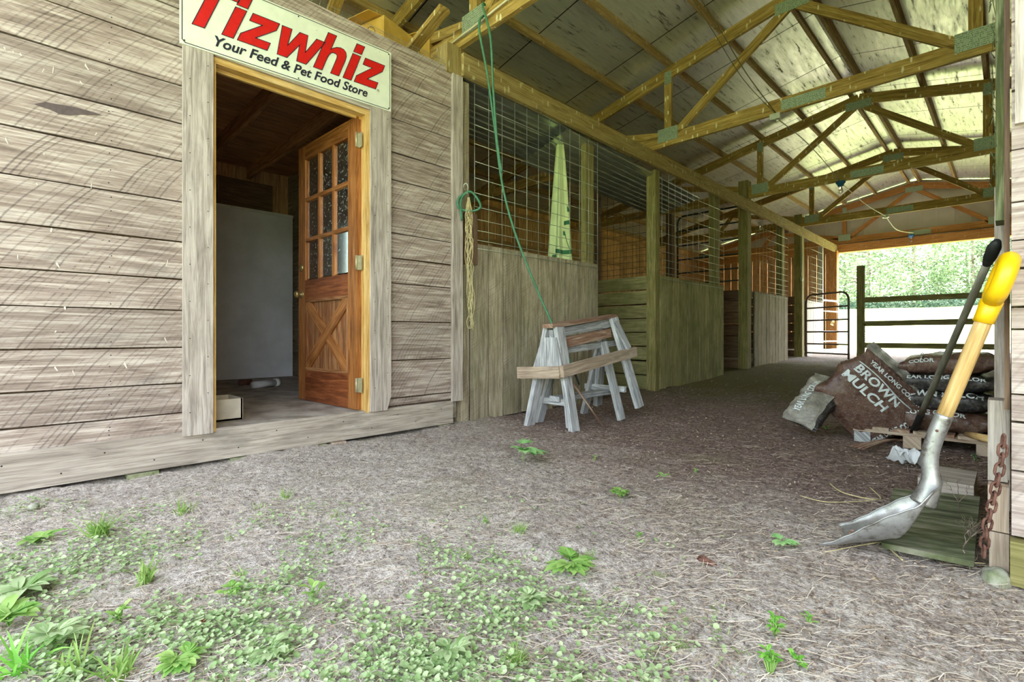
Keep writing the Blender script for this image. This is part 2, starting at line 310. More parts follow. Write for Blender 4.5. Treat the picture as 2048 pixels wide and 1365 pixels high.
# ---------------------------------------------------------------- mesh builder
_seed = [0.0]
def sd():
    _seed[0] += 1.0; return _seed[0]*.731 % 97
class MB:
    def __init__(s): s.v = []; s.f = []; s.g = []; s.mi = []; s.sm = []
    def add(s, vs, fs, g=None, mi=0, smooth=False):
        b = len(s.v); s.v += [tuple(v) for v in vs]
        if g is None: g = [(v[0], v[1]+v[2], 0) for v in vs]
        s.g += [tuple(q) for q in g]
        for f in fs: s.f.append([b+i for i in f]); s.mi.append(mi); s.sm.append(smooth)
        return s
    def beam(s, a, b, w, h, up=(0, 0, 1), seg=1, wob=0., mi=0, seed=None, taper=1., l0=0.):
        """bar from a to b, w wide across, h along up; slightly uneven edges"""
        a = Vector(a); b = Vector(b); d = b-a; L = d.length; d = d/L
        up = Vector(up); side = d.cross(up)
        if side.length < 1e-5: side = d.cross(Vector((1, 0, 0)))
        side.normalize(); upn = side.cross(d).normalized()
        q = sd() if seed is None else seed
        vs = []; g = []
        for k in range(seg+1):
            t = k/seg; p = a+d*L*t; sc = 1+(taper-1)*t
            for (i, j) in ((-1, -1), (1, -1), (1, 1), (-1, 1)):
                ww = i*w*sc/2; hh = j*h*sc/2
                if wob:
                    hh += wob*mn.noise(Vector((t*L*2.3+q, j*3.1, q)))
                vs.append(p+side*ww+upn*hh); g.append((t*L+l0, ww+hh, q))
        fs = [(3, 2, 1, 0), tuple(4*seg+i for i in (0, 1, 2, 3))]
        for k in range(seg):
            for i in range(4):
                j = (i+1) % 4; fs.append((4*k+i, 4*k+j, 4*k+4+j, 4*k+4+i))
        return s.add(vs, fs, g, mi)
    def box(s, lo, hi, mi=0, seed=None, axis=None):
        lo = Vector(lo); hi = Vector(hi); d = hi-lo
        ax = axis if axis is not None else max(range(3), key=lambda i: d[i])
        c = (lo+hi)/2; a = c.copy(); b = c.copy(); a[ax] = lo[ax]; b[ax] = hi[ax]
        up = (0, 0, 1) if ax != 2 else (1, 0, 0)
        dd = Vector((0, 0, 0)); dd[ax] = 1; side = dd.cross(Vector(up)); si = max(range(3), key=lambda i: abs(side[i])); ui = 3-ax-si
        return s.beam(a, b, d[si], d[ui], up, mi=mi, seed=seed)
    def tube(s, pts, r, n=8, mi=0, seed=None, cap=True):
        pts = [Vector(p) for p in pts]; q = sd() if seed is None else seed
        rr = r if hasattr(r, '__len__') else [r]*len(pts)
        vs = []; g = []; L = 0; prev = None
        for k, p in enumerate(pts):
            d = (pts[min(k+1, len(pts)-1)]-pts[max(k-1, 0)]).normalized()
            if prev is None:
                e1 = d.cross(Vector((0, 0, 1)) if abs(d.z) < .9 else Vector((1, 0, 0))).normalized()
            else:
                e1 = (prev-d*prev.dot(d)); e1 = e1.normalized() if e1.length > 1e-6 else d.orthogonal().normalized()
            prev = e1; e2 = d.cross(e1)
            if k: L += (p-pts[k-1]).length
            for i in range(n):
                a = 2*PI*i/n; vs.append(p+(e1*math.cos(a)+e2*math.sin(a))*rr[k]); g.append((L, a*rr[k], q))
        fs = []
        for k in range(len(pts)-1):
            for i in range(n):
                j = (i+1) % n; fs.append((n*k+i, n*k+j, n*k+n+j, n*k+n+i))
        if cap: fs.append(tuple(range(n-1, -1, -1))); fs.append(tuple(n*(len(pts)-1)+i for i in range(n)))
        return s.add(vs, fs, g, mi, True)
    def grid(s, fn, nu, nv, mi=0, closed_v=False, seed=0., smooth=True, flip=False):
        vs = []; g = []
        for i in range(nu+1):
            for j in range(nv+(0 if closed_v else 1)):
                p = fn(i/nu, j/nv); vs.append(p); g.append((i/nu, j/nv, seed))
        w_ = nv if closed_v else nv+1; fs = []
        for i in range(nu):
            for j in range(nv):
                k = (j+1) % w_
                q = (i*w_+j, i*w_+k, (i+1)*w_+k, (i+1)*w_+j); fs.append(q[::-1] if flip else q)
        return s.add(vs, fs, g, mi, smooth)
    def build(s, name, mats, parent=None, loc=None, **tags):
        org = ORG.get(parent.name, Vector((0, 0, 0))) if parent else Vector(loc if loc is not None else (0, 0, 0))
        me = bpy.data.meshes.new(name)
        me.from_pydata([tuple(Vector(v)-org) for v in s.v], [], s.f); me.update()
        if not isinstance(mats, (list, tuple)): mats = [mats]
        for m in mats: me.materials.append(M[m] if isinstance(m, str) else m)
        at = me.attributes.new('gc', 'FLOAT_VECTOR', 'POINT'); at.data.foreach_set('vector', [c for q in s.g for c in q])
        me.polygons.foreach_set('material_index', s.mi); me.polygons.foreach_set('use_smooth', s.sm)
        o = bpy.data.objects.new(name, me); COL.objects.link(o)
        if parent: o.parent = parent; ORG[o.name] = org.copy()
        else: o.location = org; ORG[o.name] = org.copy()
        for k, v in tags.items(): o[k] = v
        return o
ORG = {}
def thing(name, label, cat, loc=(0, 0, 0), group=None, kind=None):
    o = bpy.data.objects.new(name, None); COL.objects.link(o); o.location = loc; o.empty_display_size = .1; ORG[o.name] = Vector(loc)
    if label: o['label'] = label
    if cat: o['category'] = cat
    if group: o['group'] = group
    if kind: o['kind'] = kind
    return o
def solo(mb, name, mats, label, cat, loc=None, group=None, kind=None):
    if loc is None:
        xs = [v[0] for v in mb.v]; ys = [v[1] for v in mb.v]; zs = [v[2] for v in mb.v]
        loc = ((min(xs)+max(xs))/2, (min(ys)+max(ys))/2, min(zs))
    o = mb.build(name, mats, None, loc); o['label'] = label; o['category'] = cat
    if group: o['group'] = group
    if kind: o['kind'] = kind
    return o
def struct(mb, name, mats): return mb.build(name, mats, None, None, kind='structure')
def copy_tree(o, parent=None):
    c = o.copy(); COL.objects.link(c); c.parent = parent; ORG[c.name] = ORG.get(o.name, Vector()).copy()
    for ch in list(o.children): copy_tree(ch, c)
    return c
def place_copy(o, delta, label=None, rz=0, sc=None):
    c = copy_tree(o); c.location = o.location+Vector(delta); c.rotation_euler.z = rz
    if sc: c.scale = sc
    if label: c['label'] = label
    return c
def text2d(txt, size, bold=0., shear=0.):
    cu = bpy.data.curves.new('t', 'FONT'); cu.body = txt; cu.size = size; cu.offset = bold; cu.shear = shear; cu.resolution_u = 3
    o = bpy.data.objects.new('t', cu); COL.objects.link(o); dg = bpy.context.evaluated_depsgraph_get(); me = o.evaluated_get(dg).to_mesh()
    vs = [v.co.copy() for v in me.vertices]; fs = [tuple(p.vertices) for p in me.polygons]
    o.evaluated_get(dg).to_mesh_clear(); bpy.data.objects.remove(o); bpy.data.curves.remove(cu)
    return vs, fs
def fit_text(txt, L, h=None, bold=0., shear=0.):
    vs, fs = text2d(txt, 1.0, bold, shear)
    x0 = min(v.x for v in vs); x1 = max(v.x for v in vs); y0 = min(v.y for v in vs); y1 = max(v.y for v in vs)
    k = L/(x1-x0); kh = k if h is None else h/(y1-y0)
    return [((v.x-x0)*k, (v.y-(0 if h is None else y0))*kh) for v in vs], fs
def addtext(mb, txt, L, mapf, h=None, bold=0., shear=0., mi=0):
    vs, fs = fit_text(txt, L, h, bold, shear)
    mb.add([mapf(x, y) for x, y in vs], fs, mi=mi)

XW = -3.13   # plane of the feed-room wall and the stall fronts
# ================================================================ GROUND
mb = MB()
def ax(bands):
    r = []
    for a, b, st in bands:
        n = max(1, round((b-a)/st)); r += [a+(b-a)*i/n for i in range(n)]
    return r+[bands[-1][1]]
def gridsurf(xs, ys, zf, mb):
    vs = [(x, y, zf(x, y)) for x in xs for y in ys]; n = len(ys)
    fs = [(i*n+j, (i+1)*n+j, (i+1)*n+j+1, i*n+j+1) for i in range(len(xs)-1) for j in range(n-1)]
    mb.add(vs, fs, smooth=True)
def zfine(x, y):
    z = gh(x, y); a = 1 if -4 < x < 1.5 and -.5 < y < 7 else .5
    z += a*.011*mn.noise(Vector((x*13, y*13, 8)))+a*.006*abs(mn.noise(Vector((x*31, y*31, 2))))
    # loosened soil heap among the clover
    r = math.hypot((x+1.02)/.22, (y-1.28)/.18)
    if r < 2: z += .018*math.exp(-r*r)*(1+1.2*mn.noise(Vector((x*40, y*40, 4))))
    return z
gridsurf(ax([(-7.2, -3.3, .4), (-3.3, 1.2, .03), (1.2, 4.2, .3)]), ax([(-2.2, -.6, .2), (-.6, 4.6, .03), (4.6, 9, .08), (9, 15.4, .15)]), zfine, mb)
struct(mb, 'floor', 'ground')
mb = MB(); gridsurf(ax([(-90, -20, 7), (-20, 20, 1.6), (20, 110, 7)]), ax([(15.3, 30, 1.4), (30, 150, 5)]), lambda x, y: gh(x, y)+(.01 if y < 16 else 0), mb)
struct(mb, 'field', 'field')
mb = MB(); gridsurf(ax([(-60, 60, 5)]), ax([(-80, -2.1, 5)]), lambda x, y: -.01 if y > -4 else -.01-.02*(-y-4), mb)
gridsurf(ax([(-60, -7.1, 5)]), ax([(-2.2, 15.4, 2)]), lambda x, y: g0(y)-.02, mb); gridsurf(ax([(4.1, 60, 5)]), ax([(-2.2, 15.4, 2)]), lambda x, y: g0(y)-.02, mb)
struct(mb, 'lawn', 'field')

# ================================================================ ROOF
XR = -1.57
def tz(x): return 4.13-.21*abs(x-XR)          # underside of the top chords
Y0, Y1 = -.75, 15.1
mb = MB()
for sgn in (-1, 1):
    mb.grid(lambda u, v: Vector((XR+sgn*u*5.45, Y0+(Y1-Y0)*v, tz(XR+sgn*u*5.45)+.235)), 4, 6, smooth=False, flip=sgn < 0)
    mb.grid(lambda u, v: Vector((XR+sgn*u*5.45, Y0+(Y1-Y0)*v, tz(XR+sgn*u*5.45)+.275)), 4, 6, smooth=False, flip=sgn > 0)
struct(mb, 'ceiling', 'roof')
PG = 'roof purlins'
for sgn in (-1, 1):
    first = None
    for k in range(9):
        x = XR+sgn*(.10+k*.63)
        if first is None:
            mb = MB()
            mb.beam((x, Y0, tz(x)+.187), (x, Y1, tz(x)+.187), .04, .09, (sgn*.21, 0, 1), seg=10)
            first = solo(mb, 'roof_purlin', 'purlin', '', 'purlin', loc=(x, 7, tz(x)+.14), group=PG); fx = x; o = first
        else:
            o = place_copy(first, (x-fx, 0, tz(x)-tz(fx)))
        o['label'] = ('roof purlin lying over the trusses on the slope above the horse stalls' if sgn < 0 else 'roof purlin lying over the trusses on the slope away from the stalls')
        o['group'] = PG+(' above the stalls' if sgn < 0 else ' away from the stalls')

# ---------------------------------------------------------------- trusses
def truss(y, far=False, label=''):
    m_ = 'truss_far' if far else 'truss'
    t = thing('roof_truss', label, 'truss', (XR, y, 3.03), 'roof trusses'); T = .04
    for sg in (-1, 1):
        xe = XR+sg*5.2
        mb = MB(); mb.beam((XR, y, tz(XR)+.07), (xe, y, tz(xe)+.07), T, .14, seg=8, wob=.003); mb.build('top_chord', m_, t)
        mb = MB(); mb.beam((XR, y, 3.105), (xe, y, 3.105), T, .15, seg=8, wob=.004); mb.build('bottom_chord', m_, t)
        xj = XR+sg*1.37
        mb = MB(); mb.beam((xj, y, 3.17), (xj, y, tz(xj)+.02), T, .09, (1, 0, 0)); mb.build('web', m_, t)
        mb = MB(); mb.beam((xj-sg*.1, y, 3.16), (XR+sg*.04, y, 4.10), T, .09, (1, 0, 0)); mb.build('web', m_, t)
        xk = XR+sg*3.0
        mb = MB(); mb.beam((xj+sg*.1, y, 3.17), (xk, y, tz(xk)), T, .09, (1, 0, 0)); mb.build('web', m_, t)
        mb = MB(); mb.beam((xk+sg*.3, y, 3.17), (xk, y, tz(xk)), T, .09, (1, 0, 0)); mb.build('web', m_, t)
        mb = MB(); mb.box((xj-.13, y-.024, 3.09), (xj+.13, y-.0205, 3.25)); mb.build('gusset_plate', 'plate', t)
        mb = MB(); mb.box((xj-.04, y-.024, tz(xj)-.06), (xj+.05, y-.0205, tz(xj)+.09)); mb.build('gusset_plate', 'plate', t)
        mb = MB(); mb.box((xe-.05 if sg < 0 else xe-.35, y-.024, 3.04), (xe+.35 if sg < 0 else xe+.05, y-.0205, 3.16)); mb.build('gusset_plate', 'plate', t)
    mb = MB(); mb.box((XR-.16, y-.024, 4.05), (XR+.16, y-.0205, 4.17)); mb.build('gusset_plate', 'plate', t)
    mb = MB(); mb.box((XR-.10, y-.024, 3.045), (XR+.30, y-.0205, 3.15)); mb.build('gusset_plate', 'plate', t)
    return t
TY = [-.55, 2.5, 5.6, 8.75, 11.8, 14.72]
TL = ['roof truss overhead at the barn mouth, nearest the yard', 'yellowed roof truss with the green hose looped over it', 'yellowed roof truss crossing above the open first stall, second along the aisle',
      'roof truss with a blue lampholder under its chord', 'roof truss third along the aisle carrying a grey junction box', 'orange roof truss against the cream gable siding']
t1 = truss(TY[1], False, TL[1])
for i in (0, 2, 3, 4): place_copy(t1, (0, TY[i]-TY[1], 0), TL[i])
truss(TY[5], True, TL[5])

# ================================================================ FEED ROOM WALL
def hboards(mb, x, ya, yb, zs, th=.025, gap=.008, wob=.004, mi=0, nails=None, face=1):
    for z0, z1 in zip(zs, zs[1:]):
        q = sd()
        mb.beam((x-face*th/2, ya, (z0+z1)/2), (x-face*th/2, yb, (z0+z1)/2), th, z1-z0-gap, seg=max(2, int(abs(yb-ya)/.15)), wob=wob, mi=mi, seed=q, l0=random.random()*3)
        for yn in (nails or []):
            for zz in (z0+.03, (z0+z1)/2, z1-.03):
                p = Vector((x+.0015*face, yn+random.uniform(-.006, .006), zz+random.uniform(-.01, .01)))
                mb.tube([p-Vector((.004, 0, 0)), p], .0028, 6, mi=1)
ZL = [.19, .30, .46, .653, .852, 1.018, 1.22, 1.435, 1.653, 1.855, 2.059, 2.268, 2.47, 2.66, 2.82]
ZR = [.205, .26, .533, .817, 1.093, 1.276, 1.456, 1.64, 1.84, 2.04, 2.285, 2.53, 2.80]
mb = MB()
hboards(mb, XW-.005, -2.0, .66, ZL, nails=(.30, -.3, -1.0))
hboards(mb, XW-.005, 1.80, 2.46, ZR, nails=())
hboards(mb, XW-.005, .66, 1.80, [2.33, 2.53, 2.8])
mb.box((XW-.03, -2, 2.70), (XW+.004, 2.42, 2.84))
mb.box((XW-.07, -2, 0.1), (XW-.033, .66, 2.8), mi=2); mb.box((XW-.07, 1.80, 0.1), (XW-.033, 2.46, 2.8), mi=2)
def decal(mb, pts, mi, n=.0015):
    P2 = [wx(px, py, XW-.0045+n) for px, py in pts]; mb.add(P2, [tuple(range(len(P2)))], mi=mi)
decal(mb, [(68, 208), (90, 204), (120, 209), (150, 214), (192, 226), (205, 231), (165, 229), (140, 231), (118, 228), (100, 219), (80, 213)], 3)
rs = random.Random(4)
for k in range(22):
    px = rs.uniform(5, 355); py = rs.uniform(60, 800); L = rs.uniform(4, 15); a = rs.uniform(-.6, .6); w_ = rs.uniform(.8, 2.4)
    decal(mb, [(px, py), (px+w_, py+L*.3), (px+w_*.7+a*L, py+L), (px-w_*.4+a*L, py+L*.96), (px-w_, py+L*.35)], 4)
struct(mb, 'wall_left', ['shed', 'dot', 'dark', 'stain', 'splash'])
mb = MB(); mb.beam((XW-.015, -2.0, .105), (XW-.015, 2.43, .105), .04, .175, seg=20, wob=.002); 
for k in range(22):
    p = Vector((XW+.0055, -1.9+.2*k+random.uniform(-.03, .03), .07+.07*(k % 2))); mb.tube([p-Vector((.004, 0, 0)), p], .004, 6, mi=1)
struct(mb, 'baseboard_left', ['sill', 'dot'])
# concrete blocks under the sill
for (px, py, w_, lab) in ((283, 951, .13, 'mossy block under the sill board, in front of the plain boards'), (478, 920, .11, 'mossy block under the sill board near the white door casing foot'),
                      (633, 896, .10, 'mossy block wedged under the doorway sill'), (675, 890, .09, 'pale wood shim poking out under the doorway sill'), (880, 853, .10, 'small block under the far end of the sill')):
    p = wz(px, py, -.01); mb = MB(); mb.box((XW-.2, p.y-w_/2, -.04), (XW+.012+random.random()*.015, p.y+w_/2, .013))
    solo(mb, 'paving_block' if 'shim' not in lab else 'wood_shim', 'concrete' if 'shim' not in lab else 'newish', lab, 'block')
# door casing
cz = [(.601, .742, .185, 2.27), (1.70, 1.858, .185, 2.31)]
mb = MB(); mb.beam((XW+.012, .6715, .175), (XW+.012, .6715, 2.30), .028, .141, (0, 1, 0), seg=14, wob=.001)
for k in range(20):
    p = Vector((XW+.0275, .6715+(.045 if k % 2 else -.04), .3+k*.1)); mb.tube([p-Vector((.004, 0, 0)), p], .0028, 6, mi=1)
struct(mb, 'trim_1', ['trimw', 'dot'])
mb = MB()
# casing beyond the door: foot sawn off at an angle
vs = [(XW-.002, 1.70, .185), (XW-.002, 1.825, .185), (XW-.002, 1.858, .28), (XW-.002, 1.858, 2.34), (XW-.002, 1.70, 2.34)]
vs2 = [(v[0]+.028, v[1], v[2]) for v in vs]; n = 5
mb.add(vs+vs2, [(4, 3, 2, 1, 0), (5, 6, 7, 8, 9)]+[(i, (i+1) % 5, 5+(i+1) % 5, 5+i) for i in range(5)], [(v[2], v[1]+v[0], 3.3) for v in vs+vs2])
for k in range(20):
    p = Vector((XW+.0275, 1.78+(.05 if k % 2 else -.05), .35+k*.1)); mb.tube([p-Vector((.004, 0, 0)), p], .0028, 6, mi=1)
struct(mb, 'trim_2', ['trimw', 'dot'])
mb = MB(); mb.beam((XW+.010, .744, 2.32), (XW+.010, 1.698, 2.32), .022, .088); struct(mb, 'trim_3', 'trimw')
mb = MB(); mb.box((XW-.11, .735, .18), (XW+.006, .76, 2.255)); mb.box((XW-.11, 1.668, .18), (XW+.006, 1.70, 2.26)); mb.box((XW-.11, .74, 2.238), (XW+.008, 1.70, 2.275))
mb.box((XW-.07, .757, .19), (XW-.055, .77, 2.24)); mb.box((XW-.07, 1.655, .19), (XW-.055, 1.668, 2.24)); mb.box((XW-.065, .76, 2.22), (XW-.05, 1.67, 2.238))
struct(mb, 'trim_4', 'jamb')
# corner board and sticks at the wall end
mb = MB(); mb.beam((XW+.012, 2.462, .19), (XW+.012, 2.462, 2.80), .028, .10, (0, 1, 0), seg=12, wob=.001); struct(mb, 'trim_5', 'trimw')
# feed-room inside
mb = MB(); mb.box((-6.74, -1.4, 1.0), (-6.735, -.4, 2.3)); struct(mb, 'added_light_window', 'glass')  # unseen window, added to let light into the dark feed room
mb = MB()
for k in range(18):
    y = -1.9+k*.25
    if -1.7 < y < -.6: mb.box((-6.70, y, .2), (-6.675, y+.243, 1.0), axis=2); mb.box((-6.70, y, 2.3), (-6.675, y+.243, 2.85), axis=2)  # boards left open for the added, unseen window
    else: mb.box((-6.70, y, .2), (-6.675, y+.243, 2.85), axis=2)
mb.box((-6.7, -2.03, .0), (XW-.03, -2.0, 2.85), axis=0); struct(mb, 'wall_shed', 'inner')
mb = MB()
for k in range(15): mb.box((-6.7, 2.46, .05+k*.19), (XW-.03, 2.49, .236+k*.19), axis=0)
struct(mb, 'wall_partition', 'stall')
mb = MB(); mb.box((-6.7, -2, .14), (XW+.0, 2.46, .195)); struct(mb, 'floor_shed', plain('dusty_shed_floor', (176, 168, 158), .8, 0, .12, 6, .2, c2=(128, 118, 106)))
mb = MB()
for k in range(23): mb.box((-6.7+k*.15, -2, 2.80), (-6.7+k*.15+.146, 2.46, 2.82), axis=1)
for k in range(9):
    y = -1.75+k*.53; mb.box((-6.7, y, 2.66), (XW-.03, y+.04, 2.80), axis=0)
struct(mb, 'ceiling_shed', 'ceil')
# things in the feed room
t = thing('white_sheet', 'large dusty white panel standing against the back wall of the feed room', 'panel', (-6.35, 2, .2))
mb = MB(); mb.box((-6.40, 1.33, .2), (-6.36, 2.4, 2.22)); mb.build('sheet', 'whiteboard', t)
mb = MB(); mb.box((-6.36, 1.33, 2.185), (-6.345, 2.4, 2.22)); mb.box((-6.36, 1.33, .2), (-6.345, 1.36, 2.2)); mb.build('edge_strip', 'white', t)
mb = MB(); mb.box((-6.66, 1.62, 2.2), (-6.62, 2.25, 2.62)); mb.box((-6.62, 1.62, 2.2), (-6.6, 1.66, 2.62)); solo(mb, 'wall_cupboard', 'dark', 'dark board panel fixed high on the feed-room wall above the white panel', 'cupboard')
p = wz(520, 768, .23); mb = MB()
a = wz(505, 771, .235); b = wz(549, 766, .235); mb.tube([a, b], .034, 16, mi=0); mb.tube([b, b+(b-a).normalized()*.045], .041, 16, mi=1)
solo(mb, 'plastic_bottle', ['plastic', 'white'], 'clear white-capped bottle lying on the feed-room floor', 'bottle')
mb = MB(); a = wz(478, 766, .225); mb.tube([a, a+Vector((.0, .12, 0))], .03, 12); solo(mb, 'tin_can', 'rust', 'reddish can lying on the feed-room floor beside the clear bottle', 'can')
# box just inside the door
t = thing('wooden_box', 'cream open-topped box on the floor just inside the feed-room door', 'box', (-3.33, .9, .2))
c0 = Vector((-3.36, .80, .197))
for (a, b, nm) in (((0, 0, 0), (.012, .16, .13), 'side_panel'), ((-.26, 0, 0), (-.248, .16, .13), 'side_panel'), ((-.26, .15, 0), (.012, .162, .13), 'end_panel'), ((-.26, 0, 0), (.012, .012, .13), 'end_panel'), ((-.26, 0, 0), (.012, .16, .01), 'bottom')):
    mb = MB(); mb.box(c0+Vector(a), c0+Vector(b)); mb.build(nm, 'litterbox', t)

# ---------------------------------------------------------------- the door, swung inwards
t = thing('door_1', None, None, (XW-.06, 1.655, .2), kind='structure')
h0 = Vector((XW-.05, 1.650, .2)); dd = Vector((-.998, -.045, 0)).normalized(); dn = Vector((dd.y, -dd.x, 0))
if dn.y > 0: dn = -dn       # dn faces the camera side (-Y)
W_, H_ = .905, 2.035
def dp(s, z, n=0.): return h0+dd*s+Vector((0, 0, z))+dn*n
def dbox(mb, s0, s1, z0, z1, n0=-.02, n1=.02, mi=0, along='z'):
    if along == 'z': mb.beam(dp((s0+s1)/2, z0, (n0+n1)/2), dp((s0+s1)/2, z1, (n0+n1)/2), s1-s0, n1-n0, dn, mi=mi)
    else: mb.beam(dp(s0, (z0+z1)/2, (n0+n1)/2), dp(s1, (z0+z1)/2, (n0+n1)/2), n1-n0, z1-z0, mi=mi)
mb = MB(); dbox(mb, 0, .115, 0, H_); dbox(mb, W_-.115, W_, 0, H_); dbox(mb, .115, W_-.115, H_-.115, H_, along='s'); leaf = mb.build('stile_frame', 'doorw', t)
mb = MB(); dbox(mb, .115, W_-.115, 0, .24, along='s'); dbox(mb, .115, W_-.115, .80, .955, along='s'); mb.build('lock_rail', 'doord', t)
mb = MB(); dbox(mb, .115, W_-.115, .24, .80, -.008, .004); mb.build('lower_panel', 'doorp', t)
g0z, g1z = .955, H_-.115; gs0, gs1 = .115, W_-.115
mb = MB()
for k in (1, 2):
    s_ = gs0+(gs1-gs0)*k/3; dbox(mb, s_-.014, s_+.014, g0z, g1z, -.016, .016)
    z_ = g0z+(g1z-g0z)*k/3; dbox(mb, gs0, gs1, z_-.014, z_+.014, -.017, .017, along='s')
grid_ = mb.build('muntin_grid', 'doorw', t)
for i in range(3):
    for j in range(3):
        a0 = gs0+(gs1-gs0)*i/3+.012; a1 = gs0+(gs1-gs0)*(i+1)/3-.012; b0 = g0z+(g1z-g0z)*j/3+.012; b1 = g0z+(g1z-g0z)*(j+1)/3-.012
        mb = MB(); dbox(mb, a0, a1, b0, b1, -.002, .002); mb.build('glass_pane', 'glass', grid_)
for (s0, z0, s1, z1, nn) in ((gs0+.02, .27, gs1-.02, .77, .012), (gs0+.02, .77, gs1-.02, .27, .014)):
    mb = MB(); a = dp(s0, z0, nn-.004); b = dp(s1, z1, nn-.004); mb.beam(a, b, .02, .085, Vector((0, 0, 1))); mb.build('cross_brace', 'doorw', t)
mb = MB()
for (s0, s1, z0, z1, al) in ((gs0, gs1, .24, .262, 's'), (gs0, gs1, .778, .80, 's'), (gs0, gs0+.02, .24, .8, 'z'), (gs1-.02, gs1, .24, .8, 'z')): dbox(mb, s0, s1, z0, z1, 0, .022, along=al)
mb.build('panel_moulding', 'doorp', t)
for z_ in (.17, 1.02, 1.87):
    mb = MB(); dbox(mb, -.004, .0, z_-.05, z_+.05, -.02, .022); mb.box((XW-.048, 1.649, .2+z_-.05), (XW-.012, 1.655, .2+z_+.05)); mb.tube([dp(-.006, z_-.05, .024), dp(-.006, z_+.05, .024)], .007, 8); mb.build('hinge', 'steel', t)
kb = None
for sg in (1, -1):
    mb = MB(); c = dp(W_-.06, .845, 0)
    mb.tube([c+dn*sg*.018, c+dn*sg*.024, c+dn*sg*.03, c+dn*sg*.045, c+dn*sg*.055, c+dn*sg*.07, c+dn*sg*.078, c+dn*sg*.08], [.032, .03, .013, .012, .024, .029, .02, .006], 16); mb.build('door_knob', 'brass', leaf)
mb = MB(); c = dp(W_-.06, 1.06, 0); mb.tube([c+dn*.018, c+dn*.03, c+dn*.034], [.03, .027, .01], 16); mb.tube([c-dn*.018, c-dn*.03], [.03, .024], 16); mb.build('deadbolt', 'brass', leaf)

# ================================================================ SIGN
t = thing('store_sign', 'white enamel feed store sign with red italic lettering above the door', 'sign', (XW+.03, 1.22, 2.28))
ang = math.radians(1.62); O = Vector((-3.112+.0, .585, 2.273))
def sp_(x, y, n=0.):
    return O+Vector((n, math.cos(ang)*x-math.sin(ang)*y*0, math.sin(ang)*x+y))
SL, SH, ch = 1.27, .422, .02
oct_ = [(0, 0), (SL, 0), (SL, SH), (0, SH)]
def plate(mb, pts, n0, n1, mi=0):
    k = len(pts); vs = [sp_(x, y, n0) for x, y in pts]+[sp_(x, y, n1) for x, y in pts]
    mb.add(vs, [tuple(range(k-1, -1, -1)), tuple(range(k, 2*k))]+[(i, (i+1) % k, k+(i+1) % k, k+i) for i in range(k)], mi=mi)
mb = MB(); plate(mb, oct_, 0, .012); t = mb.build('sign_board', 'signw', t)
# border line with clipped corners
b = .010; c_ = .014; BP = [(b+c_, b), (SL-b-c_, b), (SL-b, b+c_), (SL-b, SH-b-c_), (SL-b-c_, SH-b), (b+c_, SH-b), (b, SH-b-c_), (b, b+c_)]
def stroke(mb, P_, wd, n, mi=0, closed=True):
    k = len(P_)
    for i in range(k if closed else k-1):
        a = Vector(P_[i]).to_2d() if len(P_[i]) > 2 else Vector(P_[i]); b2 = Vector(P_[(i+1) % k]); d = (b2-a)
        if d.length < 1e-6: continue
        d.normalize(); nn = Vector((-d.y, d.x))*wd/2; a = a-d*wd/2; b2 = b2+d*wd/2
        mb.add([sp_(*(a-nn), n), sp_(*(b2-nn), n), sp_(*(b2+nn), n), sp_(*(a+nn), n)], [(0, 1, 2, 3)], mi=mi)
mb = MB(); stroke(mb, BP, .0045, .0125); mb.build('border_line', 'navy', t)
SHR = .38
def glyph(ch):
    st = .058
    if ch == 'T': return [[(.0, 0), (.058, 0), (.058, .215), (.145, .215), (.145, .275), (-.085, .275), (-.085, .215), (0, .215)]]
    if ch == 'i': return [[(0, 0), (st, 0), (st, .185), (0, .185)], [(0, .200), (st, .200), (st, .262), (0, .262)]]
    if ch == 'z': return [[(0, 0), (.160, 0), (.160, .050), (.078, .050), (.160, .140), (.160, .188), (.012, .188), (.012, .138), (.082, .138), (.0, .045)]]
    if ch == 'w': return [[(.035, 0), (.092, 0), (.128, .105), (.150, .0), (.208, 0), (.262, .185), (.205, .185), (.176, .072), (.150, .185), (.100, .185), (.068, .075), (.052, .185), (-.005, .185)]]
    if ch == 'h':
        o = [(0, 0), (.056, 0), (.056, .095)]
        o += [(.056+.023*(1-math.cos(a)), .095+.045*math.sin(a)) for a in (.5, 1.0, 1.5)]+[(.098, .138), (.108, .128), (.112, .11), (.112, 0), (.168, 0), (.168, .12)]
        o += [(.164, .15), (.152, .173), (.132, .187), (.108, .19), (.085, .183), (.066, .168), (.056, .155), (.056, .258), (0, .258)]
        return [o]
from mathutils.geometry import tessellate_polygon
lx = dict()
mbr = MB(); mbo = MB()
base = .122
for ch, x0 in (('T', .055), ('i', .197), ('z', .276), ('w', .458), ('h', .712), ('i', .908), ('z', .987)):
    for poly in glyph(ch):
        P_ = [(x0+x+SHR*y, base+y) for x, y in poly]
        tris = tessellate_polygon([[Vector((x, y, 0)) for x, y in P_]])
        vs = [sp_(x, y, .0135) for x, y in P_]
        fs = []
        for a_, b_, c2 in tris:
            A, B, C = (Vector(P_[k]) for k in (a_, b_, c2)); cr = (B-A).cross(C-A) if hasattr(B-A, 'cross') else 0
            fs.append((a_, b_, c2))
        mbr.add(vs, fs); stroke(mbo, P_, .0042, .0140)
mbr.build('red_lettering', 'red', t); mbo.build('letter_outline', 'navy', t)
mb = MB(); addtext(mb, 'Your Feed & Pet Food Store', .925, lambda x, y: sp_(.162+x, .047+y, .0135), None, .027, .30); mb.build('small_lettering', 'navy', t)
mb = MB(); 
